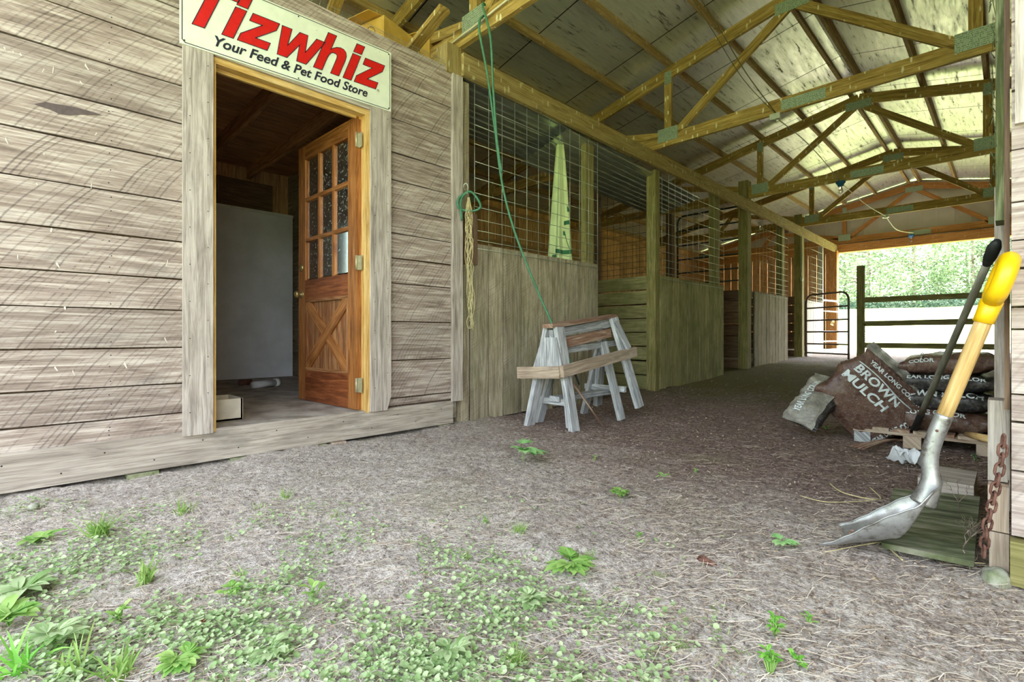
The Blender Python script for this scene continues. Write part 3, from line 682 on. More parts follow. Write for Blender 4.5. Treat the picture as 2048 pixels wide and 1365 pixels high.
for k in range(16):
    a = 2*PI*k/16; b2 = 2*PI*(k+1)/16; c_ = (1.168, .118)
    mb.add([sp_(c_[0]+math.cos(q)*r, c_[1]+math.sin(q)*r, .0135) for q, r in ((a, .0075), (b2, .0075), (b2, .009), (a, .009))], [(0, 1, 2, 3)])
addtext(mb, 'R', .008, lambda x, y: sp_(1.164+x, .114+y, .0135)); mb.build('registered_mark', 'navy', t)
mb = MB()
for x, y in ((.02, .02), (SL-.02, .02), (SL-.02, SH-.02), (.02, SH-.02), (.62, SH-.02), (.62, .02)):
    mb.tube([sp_(x, y, .012), sp_(x, y, .015)], .004, 8)
for k in range(26):
    x, y = random.uniform(.05, 1.22), random.uniform(.05, .4); r = random.uniform(.001, .003); mb.add([sp_(x+r*math.cos(a)*.6, y+r*math.sin(a)*random.uniform(1, 2.4), .0146) for a in (0, 1.05, 2.1, 3.14, 4.2, 5.2)], [(0, 1, 2, 3, 4, 5)])
mb.build('nail_head', 'dot', t)

# ================================================================ STALLS
# header beam along the stall fronts
mb = MB(); mb.beam((XW+.035, 2.50, 2.895), (XW+.035, 14.68, 2.895), .04, .18, seg=40, wob=.003)
solo(mb, 'header_beam', 'header', 'long yellowed header plank running over all the stall fronts', 'beam')
mb = MB(); mb.box((XW-.12, 2.36, 2.80), (XW+.02, 2.50, 3.03), axis=2); solo(mb, 'beam_block', 'header', 'short timber block tying the header plank to the feed-room wall', 'block')
def vboards(mb, x, ya, yb, z0, z1, bw=.2, th=.024, mi=0):
    y = ya
    while y < yb-.02:
        b_ = min(yb, y+bw*random.uniform(.8, 1.2))
        if yb-b_ < .06: b_ = yb
        xo = x-th/2-random.uniform(0, .005); mb.beam((xo, (y+b_)/2, z0+random.uniform(-.02, .01)), (xo, (y+b_)/2, z1), th, b_-y-.017, (0, 1, 0), seg=4, wob=.002, mi=mi); y = b_
def wiremesh(x, ya, yb, z0, z1, sy=.10, sz=None, r=.0028, bow=0.):
    mb = MB(); n = max(2, round((yb-ya)/sy))
    for i in range(n+1):
        y = ya+(yb-ya)*i/n; mb.tube([(x+.003, y, z0-.03), (x+.003, y, z1)], r, 4)
    z = z0; k = 0
    while z < z1:
        pts = [(x+bow*math.sin(PI*u/6), ya+(yb-ya)*u/6, z) for u in range(7)] if bow else [(x, ya, z), (x, yb, z)]
        mb.tube(pts, r, 4); z += (.07+.011*k) if sz is None else sz; k = min(k+1, 9)
    return mb
def stall_front(i, ya, yb, z0, mat, mesh_x, label, zt=1.48):
    t = thing('horse_stall', label, 'stall', (XW, (ya+yb)/2, z0))
    mb = MB(); vboards(mb, XW+.0, ya, yb, z0, zt, .185 if i != 1 else .2); mb.box((XW-.036, ya, z0+.02), (XW-.030, yb, zt-.02), mi=1); mb.build('board_panel', [mat, 'dot'], t)  # thin black sheet behind the boards, added so their gaps show dark
    mb = MB(); mb.box((XW-.072, ya, zt-.10), (XW-.037, yb, zt)); mb.box((XW-.072, ya, z0+.15), (XW-.037, yb, z0+.25)); mb.build('back_rail', mat, t)
    wiremesh(XW+.006, ya+.03, yb-.03, zt-.04, 2.80, .155 if i == 1 else .17).build('wire_mesh', 'galv', t)
    return t
stall_front(1, 2.62, 4.41, .01, 'stall', 0, 'stall front of grey boards with wire mesh beside the feed room')
stall_front(2, 5.745, 7.735, .03, 'stall2', 0, 'green-stained stall front between the two open stall doorways')
stall_front(3, 9.06, 10.88, .14, 'stall', 0, 'stall front of grey-green boards past the tall mossy post')
stall_front(4, 12.15, 13.46, .22, 'pale', 0, 'pale whitish stall front behind the open brown gate')
def spost(x0, x1, y0, y1, z0, z1, mat, label, name='stall_post'):
    mb = MB(); mb.beam(((x0+x1)/2, (y0+y1)/2, z0), ((x0+x1)/2, (y0+y1)/2, z1), x1-x0, y1-y0, (0, 1, 0), seg=8, wob=.002)
    solo(mb, name, mat, label, 'post')
spost(XW-.15, XW-.02, 2.515, 2.615, -.01, 2.80, 'stall', 'brown post at the end of the feed-room wall behind the hanging twine')
mb = MB(); mb.box((XW-.02, 2.55, 1.3), (XW+.012, 2.68, 1.72)); solo(mb, 'cleat_board', 'dark', 'short dark board nailed behind the hanging twine', 'board')
spost(XW-.13, XW-.063, 4.27, 4.41, .0, 2.98, 'post', 'yellow-green post beside the folded umbrella')
spost(XW-.13, XW-.004, 5.635, 5.738, .0, 2.80, 'post', 'green post at the near corner of the second stall front')
spost(XW-.165, XW-.065, 7.56, 7.73, .05, 2.98, 'post', 'green post at the far end of the second stall front')
spost(XW-.14, XW+.01, 8.68, 8.85, .10, 3.34, 'post', 'tall dark mossy post rising above the header beam, in front of the third stall')
spost(XW-.165, XW-.065, 10.72, 10.88, .15, 2.98, 'post', 'weathered post at the far end of the third stall front')
spost(XW-.14, XW+.01, 11.78, 11.94, .18, 3.3, 'post', 'mossy post carrying the fourth truss where the brown gate hangs')
spost(XW-.10, XW-.0, 13.47, 13.54, .2, 2.82, 'pale', 'thin pale post ending the whitish stall front')
spost(XW-.14, XW+.08, 14.45, 14.68, .28, 2.84, 'truss_far', 'brown post at the edge of the far opening')
for (y, lab) in ((5.72, 'inner'), (8.75, 'inner'), (11.8, 'inner')): pass
spost(-4.62, -4.50, 8.70, 8.82, .1, 3.03, 'dark', 'dark inner post standing beside the tall gate panel')
spost(-4.25, -4.13, 5.78, 5.88, 0, 3.03, 'dark', 'dark inner post behind the doorway of the first stall')
spost(-5.1, -4.98, 11.68, 11.80, .2, 3.03, 'orange', 'orange-brown post deep in the third stall')
# partitions: horizontal planks between stalls
def partition(y, x0, x1, z0, z1, mat, label, n, mesh=None, gaps=.012):
    t = thing('stall_partition', label, 'partition', ((x0+x1)/2, y, z0))
    mb = MB(); h = (z1-z0)/n
    for k in range(n):
        mb.beam((x0, y+.013*(k % 2)*.2, z0+h*(k+.5)), (x1, y, z0+h*(k+.5)+random.uniform(-.006, .006)), .03, h-gaps*random.uniform(.5, 1.8), seg=10, wob=.006)
    mb.build('plank_panel', mat, t)
    if mesh:
        mb = MB(); a, b, zt = mesh; k = a
        while k <= b+.001: mb.tube([(k, y, z1), (k, y, zt)], .0026, 4); k += .1
        z = z1+.04; s_ = .075
        while z < zt: mb.tube([(a, y, z), (b, y, z)], .0026, 4); z += s_; s_ *= 1.06
        mb.build('wire_mesh', 'galv' if y > 9 else 'gate_dark', t)
    return t
partition(5.74, -6.7, -3.31, .01, 1.49, 'stall2', 'plank partition facing the yard inside the first stall doorway', 8, (-4.12, -3.26, 2.72))
partition(8.78, -6.7, -3.28, .1, 1.51, 'dark', 'dark gapped plank partition beneath the tall tube gate', 7, (-5.6, -4.64, 2.6), .022)
partition(11.86, -6.7, -3.28, .2, 1.56, 'dark', 'dark plank partition beyond the third stall', 7, None, .02)
# outer wall with vertical boards
mb = MB(); y = 2.46
while y < 14.9:
    w2 = random.choice((.12, .17, .22, .26)); mb.box((-6.78, y, .0), (-6.75, y+w2-.008, 3.22), axis=2); y += w2
for z_ in (.6, 1.5, 2.4, 3.0): mb.box((-6.75, 2.46, z_), (-6.71, 14.9, z_+.09))
mb.box((-6.79, -2, 0), (-6.76, 2.46, 1.0)); mb.box((-6.79, -2, 2.3), (-6.76, 2.46, 3.2)); mb.box((-6.79, -2, .9), (-6.76, -1.4, 2.4)); mb.box((-6.79, -.4, .9), (-6.76, 2.46, 2.4))  # opening left here for the added light of the feed room
struct(mb, 'wall_outer', 'orange')
mb = MB(); mb.box((3.65, -.6, 0), (3.68, 14.9, 3.2)); struct(mb, 'wall_right_outer', 'orange')
mb = MB()
for k in range(8):
    mb.box((.01, 2.25, .02+k*.2), (.035, 14.7, .213+k*.2), axis=1)
mb.box((.03, 2.2, 2.8), (.07, 14.7, 2.98))
for y in (5.6, 8.75, 11.8): mb.box((.04, y-.07, 0), (.16, y+.07, 3.1))
struct(mb, 'wall_right', 'post')
# far gable: ribbed cream siding above the opening, boards beside it
mb = MB()
def sid(x0, x1, zlo):
    x = x0
    while x < x1-.001:
        e = min(x1, x+.28)
        for (a, b_, d) in ((x, e-.035, 0), (e-.035, e, .018)):
            za, zb = (tz(a)+.22, tz(b_)+.22)
            vs = [(a, 14.80-d, zlo), (b_, 14.80-d, zlo), (b_, 14.80-d, zb), (a, 14.80-d, za), (a, 14.84, zlo), (b_, 14.84, zlo), (b_, 14.84, zb), (a, 14.84, za)]
            mb.add(vs, [(0, 1, 2, 3), (7, 6, 5, 4), (0, 4, 5, 1), (3, 2, 6, 7), (0, 3, 7, 4), (1, 5, 6, 2)])
        x = e
sid(-6.75, 3.65, 2.86)
struct(mb, 'wall_back', 'gable')
mb = MB(); mb.box((-6.75, 14.66, 2.80), (3.6, 14.70, 3.0)); mb.box((-3.1, 14.70, 2.80), (.1, 14.84, 2.86)); struct(mb, 'trim_6', 'truss_far')
mb = MB(); x = -6.75
while x < -3.15: mb.box((x, 14.72, .2), (x+.192, 14.75, 2.88), axis=2); x += .2
struct(mb, 'wall_back_boards', 'orange')
mb = MB(); x = .08
while x < 3.6: mb.box((x, 14.72, .2), (x+.192, 14.75, 2.88), axis=2); x += .2
struct(mb, 'wall_back_boards_right', 'orange')

# ---------------------------------------------------------------- tube gates
def arc2(c, r, a0, a1, n=6): return [(c[0]+r*math.cos(a0+(a1-a0)*i/n), c[1]+r*math.sin(a0+(a1-a0)*i/n)) for i in range(n+1)]
def gate(name, label, p0, p1, z0, z1, rails, mat, R=.018, mesh=False, rad=.13):
    p0 = Vector(p0); p1 = Vector(p1); L = (p1-p0).length; d = (p1-p0)/L
    def q(s, z): return (p0.x+d.x*s, p0.y+d.y*s, z)
    t = thing(name, label, 'gate', (p0.x, p0.y, z0))
    prof = [(0, z0)]+arc2((rad, z1-rad), rad, PI, PI/2)+arc2((L-rad, z1-rad), rad, PI/2, 0)+[(L, z0)]
    mb = MB(); mb.tube([q(*a) for a in prof], R, 8); mb.build('gate_frame', mat, t)
    for z in rails:
        mb = MB(); mb.tube([q(0, z), q(L, z)], R*.8, 8); mb.build('gate_rail', mat, t)
    return t
gate('tube_gate', 'tall dark green tube gate panel standing on the gapped plank partition', (-4.39, 8.72, 0), (-3.20, 8.72, 0), 1.50, 2.93, [1.66, 1.87, 2.12, 2.38, 2.66], 'gate_dark')
gate('tube_gate', 'low brown tube gate standing open into the aisle', (-3.06, 11.86, 0), (-2.19, 11.30, 0), .24, 1.56, [.34, .53, .78, 1.02, 1.28], 'gate_brown', .02, rad=.16)
gate('tube_gate', 'short white tube gate closing the last stall doorway', (-3.16, 13.56, 0), (-3.02, 14.42, 0), .33, 1.55, [.36, .56, .80, 1.29], 'white', .02, rad=.1)
# coil of white rope on the white gate
mb = MB(); c = Vector((-3.04, 13.95, 1.03)); mb.tube([c+Vector((.02*math.sin(a*3), .09*math.cos(a), .06*math.sin(a)-.02*(a/9))) for a in [i*.35 for i in range(46)]], .009, 5)
solo(mb, 'rope_coil', 'twine', 'coil of pale rope hung on the white gate', 'rope')
# ---------------------------------------------------------------- paddock fence across the far end
FY = 10.0
t = thing('paddock_fence', 'dark green three-rail fence with one post closing off the aisle', 'fence', (-1.76, FY, .19))
mb = MB(); mb.beam((-1.765, FY, .15), (-1.765, FY, 1.88), .10, .10, (0, 1, 0), seg=6, wob=.003); mb.build('post', 'post', t)
for z in (1.30, .905, .545):
    mb = MB(); mb.beam((-1.72, FY-.03, z), (0.0, FY-.03, z+random.uniform(-.01, .02)), .035, .085, seg=10, wob=.005); mb.build('rail', 'post', t)
mb = MB()
for k in range(9): mb.tube([(-1.70, FY-.06, .88-k*.035), (-1.70, FY-.062, .86-k*.035)], .006, 5)
mb.tube([(-1.72, FY-.055, .9), (-1.69, FY-.06, .88)], .01, 6); solo(mb, 'latch_chain', 'rust', 'short thin chain dangling from the fence post', 'chain')

# ================================================================ RIGHT SIDE: corner, face boards
mb = MB(); zz = [.17, .33, .43, .62, .80, .905, 1.05, 1.22, 1.40, 1.62, 1.85, 2.1, 2.35, 2.6, 2.85]
zf = [2020, 0]
for z0, z1 in zip([.14, .33, .47, .55, .735, .80, .91, .99, 1.10, 1.25, 1.42, 1.62, 1.85, 2.1, 2.35, 2.6], [.33, .47, .55, .735, .80, .91, .99, 1.10, 1.25, 1.42, 1.62, 1.85, 2.1, 2.35, 2.6, 2.85]):
    mb.beam((.003, 2.03, (z0+z1)/2), (1.6, 2.03, (z0+z1)/2), .025, z1-z0-.006, seg=20, wob=.004)
struct(mb, 'wall_front_right', wood('pinkish_weathered_boards', (116, 98, 90), (166, 150, 142), (194, 180, 172), saw=.25, tint=.15))
mb = MB(); mb.beam((.0, 2.012, 1.3), (.0, 2.012, 2.9), .05, .16, (0, 1, 0)) if False else None
mb = MB(); mb.box((.01, 2.0, 1.32), (.14, 2.016, 2.95), axis=2)
for k in range(7): p = Vector((.03, 1.998, 1.4+k*.12)); mb.tube([p, p+Vector((.03, -.004, .0))], .003, 5, mi=1)
struct(mb, 'trim_7', ['trimw', 'galv'])
spost(-.012, .0, 2.05, 2.20, .5, 2.95, 'dark', 'brown corner post behind the yellow shovel grip', 'corner_post')
spost(-.042, -.0, 2.62, 2.74, .06, 1.28, 'trimw', 'grey weathered post between the shovel and the mulch bags', 'stall_post')
spost(-.036, -.0, 2.42, 2.54, 1.12, 2.9, 'mossy', 'mossy green post with ragged netting above the fork handle', 'stall_post')
t = thing('corner_timbers', 'stacked short timber ends beneath the rusty chain', 'timber', (-.03, 2.1, 0))
mb = MB(); mb.box((-.044, 2.06, .015), (-.002, 2.16, .13), axis=2); mb.build('timber_end', 'newish', t)
mb = MB(); mb.box((-.047, 2.055, .135), (-.002, 2.16, .27), axis=2); mb.build('timber_end', 'newish', t)
mb = MB(); mb.box((-.048, 2.10, .275), (-.004, 2.2, .52), axis=2); mb.build('timber_end', 'trimw', t)
mb = MB(); mb.beam((.0, 2.02, .07), (1.6, 2.02, .07), .05, .13, seg=8, wob=.004); struct(mb, 'trim_8', 'post')
# bird net on the mossy post
mb = MB()
for k in range(70):
    z = 1.25+k*.024; a = random.uniform(0, 6); mb.tube([(-.042+random.uniform(-.006, .01), 2.41+random.uniform(-.03, .08), z), (-.045+random.uniform(-.01, .01), 2.41+random.uniform(-.03, .1), z+random.uniform(-.05, .09))], .0016, 3)
solo(mb, 'torn_netting', 'mossy', 'torn green netting snagged on the mossy post', 'netting')

# ================================================================ CHAIN
def link_mesh(c, d, s, R=.0135, r=.0036):
    mb = MB(); d = d.normalized(); s = (s-d*s.dot(d)).normalized(); pts = []
    for i in range(14):
        a = 2*PI*i/14; pts.append(c+d*(math.cos(a)*R*1.0+(.006 if math.cos(a) > 0 else -.006))+s*math.sin(a)*R*.72)
    pts += pts[:2]; mb.tube(pts, r, 6, cap=False); return mb
t = thing('rusty_chain', 'heavy rusty chain hanging down the corner timbers beside the shovel', 'chain', (-.06, 2.02, .05))
cp = [wy(2008, 868, 2.005), wy(2004, 915, 2.0), wy(1996, 955, 1.995), wy(1986, 1000, 1.99), wy(1972, 1060, 2.0), wy(1966, 1120, 2.02)]
pts = []
for i in range(len(cp)-1):
    for k in range(10): pts.append(cp[i].lerp(cp[i+1], k/10))
acc = 0; last = pts[0]; n = 0
for p, q in zip(pts, pts[1:]):
    acc += (q-p).length
    if acc >= .0245:
        acc = 0; d = q-p; s_ = Vector((1, .3, 0)) if n % 2 else Vector((.3, -1, 0)); link_mesh(p+Vector((0, -.008, 0)), d, s_).build('link', 'rust', t); n += 1
# stick with round end through the pallet side
mb = MB(); a = wy(1935, 869, 2.9); b = wy(2000, 884, 2.2); mb.tube([a, a.lerp(b, .4), b], [.012, .014, .013], 10); solo(mb, 'wooden_stick', 'ash', 'short tan wooden stick end poking out above the timber block', 'stick')

# ================================================================ SHOVEL
t = thing('scoop_shovel', 'aluminium scoop shovel with a yellow grip leaning at the corner', 'shovel', (-.3, 2.0, 0))
bu = Vector((.292, 0, .120)); bl = bu.length; bu.normalize(); bn = Vector((.05, 0, 1)); tip = Vector((-.448, 2.0, .004))
def sst(x): x = max(0, min(1, x)); return x*x*(3-2*x)
def blade(u, v, off=0.):
    sg = 2*v-1; a = abs(sg)
    hw = .122*(1-.08*u)*(max(0, 1-max(0, (u-.72)/.30)**2.6))**.5
    hs = .018+.080*sst(u*1.2)
    side = hs*sst((a-.50)/.55)**1.25; back = .128*sst((u-.62)/.38)**1.6
    h = (side**4+back**4)**.25 if side+back > 0 else 0
    x = bl*(u+(1-u)**2*.13*(1-a**3))-.012*sst((u-.7)/.3)*0
    yy = math.copysign(min(1, a*1.18), sg)*hw*(.90+.10*a)
    return tip+bu*x+Vector((0, yy, 0))+bn*(h+.0015*math.sin(u*34)*a+off)
mb = MB(); mb.grid(lambda u, v: blade(u, v, .0012), 36, 32); mb.grid(lambda u, v: blade(u, v, -.0012), 36, 32, flip=True)
o = mb.build('blade', 'alu', t)
mb = MB(); mb.tube([blade(u/24, 0) for u in range(25)]+[blade(1, v/12) for v in range(1, 12)]+[blade(u/24, 1) for u in range(24, -1, -1)], .0026, 6); mb.build('blade_rim', 'alu', t)
def lerp_pts(P_, n=6):
    # Catmull-Rom through points
    out = []; Q = [P_[0]]+list(P_)+[P_[-1]]
    for i in range(1, len(Q)-2):
        for k in range(n):
            t_ = k/n; a, b_, c_, d_ = (Vector(q) for q in Q[i-1:i+3])
            out.append(.5*((2*b_)+(c_-a)*t_+(2*a-5*b_+4*c_-d_)*t_*t_+(3*b_-a-3*c_+d_)*t_**3))
    out.append(Vector(P_[-1])); return out
ymid = 1.985
P_ = [wy(1846, 1006, 2.0), wy(1862, 965, 2.0), wy(1859, 918, 2.0), wy(1868, 880, 2.0), wy(1889, 830, 2.0)]
P_ = lerp_pts(P_, 6); n = len(P_)
mb = MB(); mb.tube(P_, [.034-.0115*min(1, i/9) for i in range(n)], 16); mb.build('socket', 'alu', t)
A = wy(1886, 838, 2.0); B = wy(1976, 622, 1.985); mb = MB(); mb.tube([A.lerp(B, k/6) for k in range(7)], .0205, 14); mb.build('shaft', 'ash', t)
d = (B-A).normalized(); sY = Vector((.13, -1, 0)); sY = (sY-d*sY.dot(d)).normalized()
mb = MB(); B2 = B+d*.02
mb.tube([B-d*.035, B-d*.01, B+d*.03], [.0245, .0245, .026], 16)
def dl(a): # loop of the D grip
    return B+d*(.088+.062*math.cos(a))+sY*(.052*math.sin(a))
pts = [B+d*.02]+[B+d*.045+sY*.022]+[dl(a) for a in [2.3-.27*i for i in range(18)]]+[B+d*.045-sY*.022]+[B+d*.02]
mb.tube(pts, [.022, .024]+[.0235]*18+[.024, .022], 12); mb.build('grip', 'yellow', t)
mb = MB(); c = wy(1874, 862, 1.978); mb.tube([c, c+Vector((0, -.006, 0))], .004, 8); mb.build('rivet', 'rust', t)
# crumbs of soil in the blade
mb = MB()
for k in range(160):
    u = random.betavariate(2, 2)*.8+.04; v = .5+random.gauss(0, .12); p = blade(u, v, .003); r = random.uniform(.002, .006)
    mb.add([p+Vector((r*math.cos(a)*1.5, r*math.sin(a), 0)) for a in (0, 1.6, 3.1, 4.7)]+[p+Vector((0, 0, r))], [(0, 1, 4), (1, 2, 4), (2, 3, 4), (3, 0, 4)], [(0, 0, k*1.3)]*5)
solo(mb, 'soil_crumbs', 'rotten', 'crumbs of dry soil lying in the shovel blade', 'soil', kind='stuff')

# ================================================================ PITCHFORK
t = thing('garden_fork', 'old fork with grey shaft and black grip leaning over the mulch bags', 'fork', (-.5, 3.3, 0))
A = wd(1842, 830, 3.05); B = wd(1981, 512, 1.60); mb = MB(); mb.tube([A.lerp(B, k/8) for k in range(9)], [.0165-.005*k/8 for k in range(9)], 12); mb.build('shaft', 'greyshaft', t)
dB = (B-A).normalized(); C = B+dB*.085
mb = MB(); mb.tube([B-dB*.05, B, B+dB*.05, C], [.013, .0175, .018, .011], 12); mb.build('grip', 'blackp', t)
F0 = wd(1818, 882, 3.2); mb = MB(); mb.tube([A+dB*.02, A, F0], [.0175, .019, .019], 12); mb.build('ferrule', 'blackp', t)
for k in range(4):
    o1 = (k-1.5)*.016; e = wz(1700+k*8, 893+k*2.2, .025); m1 = F0.lerp(e, .45)+Vector((0, 0, -.035)); m1.y += o1; m1.z = max(m1.z, .05)
    mb = MB(); mb.tube(lerp_pts([F0+Vector((0, o1*.3, .01)), F0.lerp(m1, .5)+Vector((0, o1*.5, 0)), m1, e], 4), [.008]*9+[.006]*3+[.003], 6); mb.build('tine', 'rotten', t)

# ================================================================ PALLET AND MULCH BAGS
PY = 3.98
t = thing('pallet', 'weathered wooden pallet under the stack of mulch bags', 'pallet', (-.4, PY+.4, 0))
for y in (PY, PY+.38, PY+.78):
    mb = MB(); mb.beam((-.745, y+.04, .085), (-.02, y+.04, .085), .09, .018); mb.build('stringer_board', 'newish', t)
for x in (-.70, -.44, -.10):
    for y in (PY, PY+.38, PY+.78):
        mb = MB(); mb.box((x-.04, y, .0), (x+.05, y+.09, .076), axis=1); mb.build('block', 'sawh' if x < -.6 else 'newish', t)
for k in range(7):
    x = -.745+k*.105; mb = MB(); mb.box((x, PY-.0, .0945), (x+.088, PY+.88, .112), axis=1); mb.build('deck_board', 'newish' if k % 2 else 'rotten', t)

def spow(x, p): return math.copysign(abs(x)**p, x)
class Bag:
    def __init__(s, c, U, V, N, bend=0., seed=1., e=.55, seam=.05):
        s.c = Vector(c); s.U = Vector(U); s.V = Vector(V); s.N = Vector(N); s.b = bend; s.sd = seed; s.e = e; s.seam = seam
    def at(s, u, phi, off=0.):
        uu = min(1, abs(u)/(1-s.seam)); th = max(0, 1-uu**3.2)**.55; wv = .97-.10*(1-uu**4)*0-.05*math.sin(PI*abs(u))
        c, n = spow(math.cos(phi), s.e), spow(math.sin(phi), s.e)
        vv = s.V*c*wv*(.92+.08*th); q = s.c+s.U*u+vv+s.N*n*th
        w_ = Vector(q)*1.0
        edge = (1-th)*.5+.5*abs(c)
        ns = mn.noise(w_*9+Vector((s.sd, 0, 0)))*.018+mn.noise(w_*24+Vector((0, s.sd, 0)))*.008*(.5+edge)
        rip = math.sin(u*60+s.sd+3*mn.noise(w_*5))*.0035*abs(c)*th
        nd = (s.V.normalized()*c+s.N.normalized()*n)
        if nd.length > 1e-6: nd.normalize()
        return q+nd*(ns*min(1, th+.25)+rip+off)-s.N.normalized()*s.b*(u*u)
    def face(s, u, v, off=0.003):   # v in -1..1 across the N side
        phi = math.acos(spow(max(-1, min(1, v)), 1/s.e)); return s.at(u, phi, off)
    def mesh(s, mi=0):
        mb = MB(); n = 44; m_ = 40
        mb.grid(lambda a, b_: s.at(2*a-1, 2*PI*b_), n, m_, closed_v=True); k = len(mb.v)
        mb.f.append([i for i in range(m_)][::-1]); mb.mi.append(0); mb.sm.append(True)
        mb.f.append([k-m_+i for i in range(m_)]); mb.mi.append(0); mb.sm.append(True); return mb
def sub_text(mb, txt, u0, v0, L, h, fn, mi=0, bold=.03):
    vs, fs = fit_text(txt, L, h, bold); mb.add([fn(u0+x, v0+y) for x, y in vs], fs)

BG = 'bags of brown mulch'
# four lying on the pallet, long side to the yard
z = .112; spec = [(-.375, .066, .355, 'bagbrown', 'bottom mulch bag of the stack, lying on the pallet'), (-.315, .062, .285, 'bag', 'black mulch bag second from the pallet in the stack'),
                  (-.30, .058, .27, 'bag', 'black mulch bag third from the pallet in the stack'), (-.285, .065, .255, 'bagbrown', 'top mulch bag of the stack with a white curve and folded end')]
for i, (cx, hz, hu, mt, lab) in enumerate(spec):
    B_ = Bag((cx, PY+.27+.012*i, z+hz), Vector((hu, 0, (.0 if i < 3 else .02))), Vector((0, -.225, 0)), Vector((0, 0, hz*1.15)), 0, 3.3*i+1, .62)
    t = thing('mulch_bag', lab, 'bag', (cx, PY+.27, z), BG); t = B_.mesh().build('bag_film', mt if i in (0, 3) else 'bag', t)
    mb = MB()
    def side(u, a, B_=B_): return B_.at(u, a, .004)
    if i == 0:
        sub_text(mb, 'YEAR LONG COLOR', -.62, .30, 1.15, .42, side)
        m2 = MB(); m2.grid(lambda a, b_: side(-.92+.2*a, .25+.5*b_), 8, 6, smooth=False); m2.build('barcode_label', 'label', t)
    elif i == 1: sub_text(mb, 'BROWN MULCH', -.78, .30, 1.5, .6, side)
    elif i == 2: sub_text(mb, 'YEAR LONG COLOR', -.75, .22, 1.5, .38, side)
    else:
        sub_text(mb, 'COLOR', -.7, .12, .5, .3, side)
        m2 = MB(); m2.grid(lambda a, b_: B_.at(-.92+.14*a, .55+.5*b_, .004), 6, 6, smooth=False); m2.build('barcode_label', 'label', t)
        m3 = MB(); pts = [B_.at(-.55+.18*q/10+.06*math.sin(q*.5), .3+1.3*(1-q/10), .006) for q in range(11)]; m3.tube(pts, .003, 5); m3.build('white_line', 'white_print', t)
    mb.build('lettering', 'white_print', t); z += hz*2-.006
# big bag leaning, printed face towards the camera
Rv = Vector((cT, sT, 0)); Fv = Vector((-sT, cT, 0)); Zv = Vector((0, 0, 1))
E1 = wd(1684, 838, 3.36); E2 = wd(1806, 750, 3.22)
U = (E2-E1)/2; V = (Rv*.175-Zv*.215-Fv*.08); V = V-U.normalized()*V.dot(U.normalized())*.8; N = U.cross(V).normalized()
if N.dot(Fv) > 0: N = -N
B_ = Bag((E1+E2)/2-N*.02, U*1.12, V*.98, N*.07, .0, 12.5, .6, .07)
t = thing('mulch_bag', 'large brown mulch bag leaning on the stack with its printed face up', 'bag', E1, 'bags of brown mulch'); t = B_.mesh().build('bag_film', 'bagbrown', t)
mb = MB(); ms_ = MB()
def fU(x, y): return B_.face(y, x)     # text runs across V, its up is +U
sub_text(mb, 'BROWN', -.80, .18, 1.25, .22, fU); sub_text(mb, 'MULCH', -.85, -.12, 1.2, .22, fU); sub_text(mb, 'YEAR LONG COLOR', -.72, .55, 1.5, .11, fU)
sub_text(ms_, 'YEAR LONG COLOR', -.80, .0, 1.15, .33, lambda x, y: B_.at(x, .55+y*1.0, .004)); mb.build('front_lettering', 'white_print', t); ms_.build('side_lettering', 'white_print', t)
mb = MB(); mb.tube([B_.face(.42+.03*math.sin(q*.5), -.85+1.6*q/12, .004) for q in range(13)], .004, 5); mb.build('white_line', 'white_print', t)
mb = MB(); mb.grid(lambda a, b_: B_.at(-.95+.13*a, .35+.5*b_, .004), 6, 6, smooth=False); mb.build('barcode_label', 'label', t)
mb = MB(); mb.grid(lambda a, b_: B_.face(.80+.22*a, -1+2*b_, .010+.008*math.sin(b_*40)), 6, 40); mb.build('crimped_end', 'baggrey', t)
# small dusty bag standing in front
E1 = wd(1606, 842, 3.38); E2 = wd(1658, 770, 3.50)
U = (E2-E1)/2; V = (Rv*.085-Zv*.05-Fv*.10); V = V-U.normalized()*V.dot(U.normalized()); N = U.cross(V).normalized()
if N.dot(Rv) > 0: N = -N
B2_ = Bag((E1+E2)/2, U*1.25, V*.85, N*.065, .0, 22.5, .7, .1)
t = thing('mulch_bag', 'small dusty grey-topped mulch bag standing at the outer end of the heap', 'bag', E1, 'bags of brown mulch'); t = B2_.mesh().build('bag_film', 'bag', t)
mb = MB(); mb.grid(lambda a, b_: B2_.at(-1.0+2.05*a, .95+2.3*b_, .010+.008*math.sin(a*25+b_*7)), 30, 20); mb.build('grey_wrapper', 'baggrey', t)
mb = MB(); sub_text(mb, 'YEAR LONG COLOR', -.75, .0, 1.3, .35, lambda x, y: B2_.at(x, 1.7+y, .022)); mb.build('lettering', 'white_print', t)

# ================================================================ BLOCK, SLAB, SCRAPS
mb = MB(); mb.beam((-.285, 2.94, .047), (-.105, 2.94, .047), .31, .095, seg=6, wob=.003); solo(mb, 'timber_block', 'trimw', 'thick weathered timber block lying behind the shovel blade', 'block')
mb = MB(); q = [(-.30, 2.02, .012), (-.075, 2.0, .03), (-.085, 2.74, .05), (-.36, 2.7, .03)]
top = [Vector(v)+Vector((0, 0, .018)) for v in q]; mb.add(q+[tuple(v) for v in top], [(3, 2, 1, 0), (4, 5, 6, 7), (0, 1, 5, 4), (1, 2, 6, 5), (2, 3, 7, 6), (3, 0, 4, 7)])
solo(mb, 'mossy_board', 'slab', 'green algae-covered board lying flat under the shovel', 'board')
c = wz(1822, 915, .05); mb = MB()
mb.grid(lambda a, b_: c+Rv*(a-.5)*.20+Fv*((b_-.5)*.10)+Zv*(.02+.03*math.sin(a*13+b_*5)+.03*mn.noise(Vector((a*6, b_*6, 1)))-a*.03), 20, 10, smooth=False)
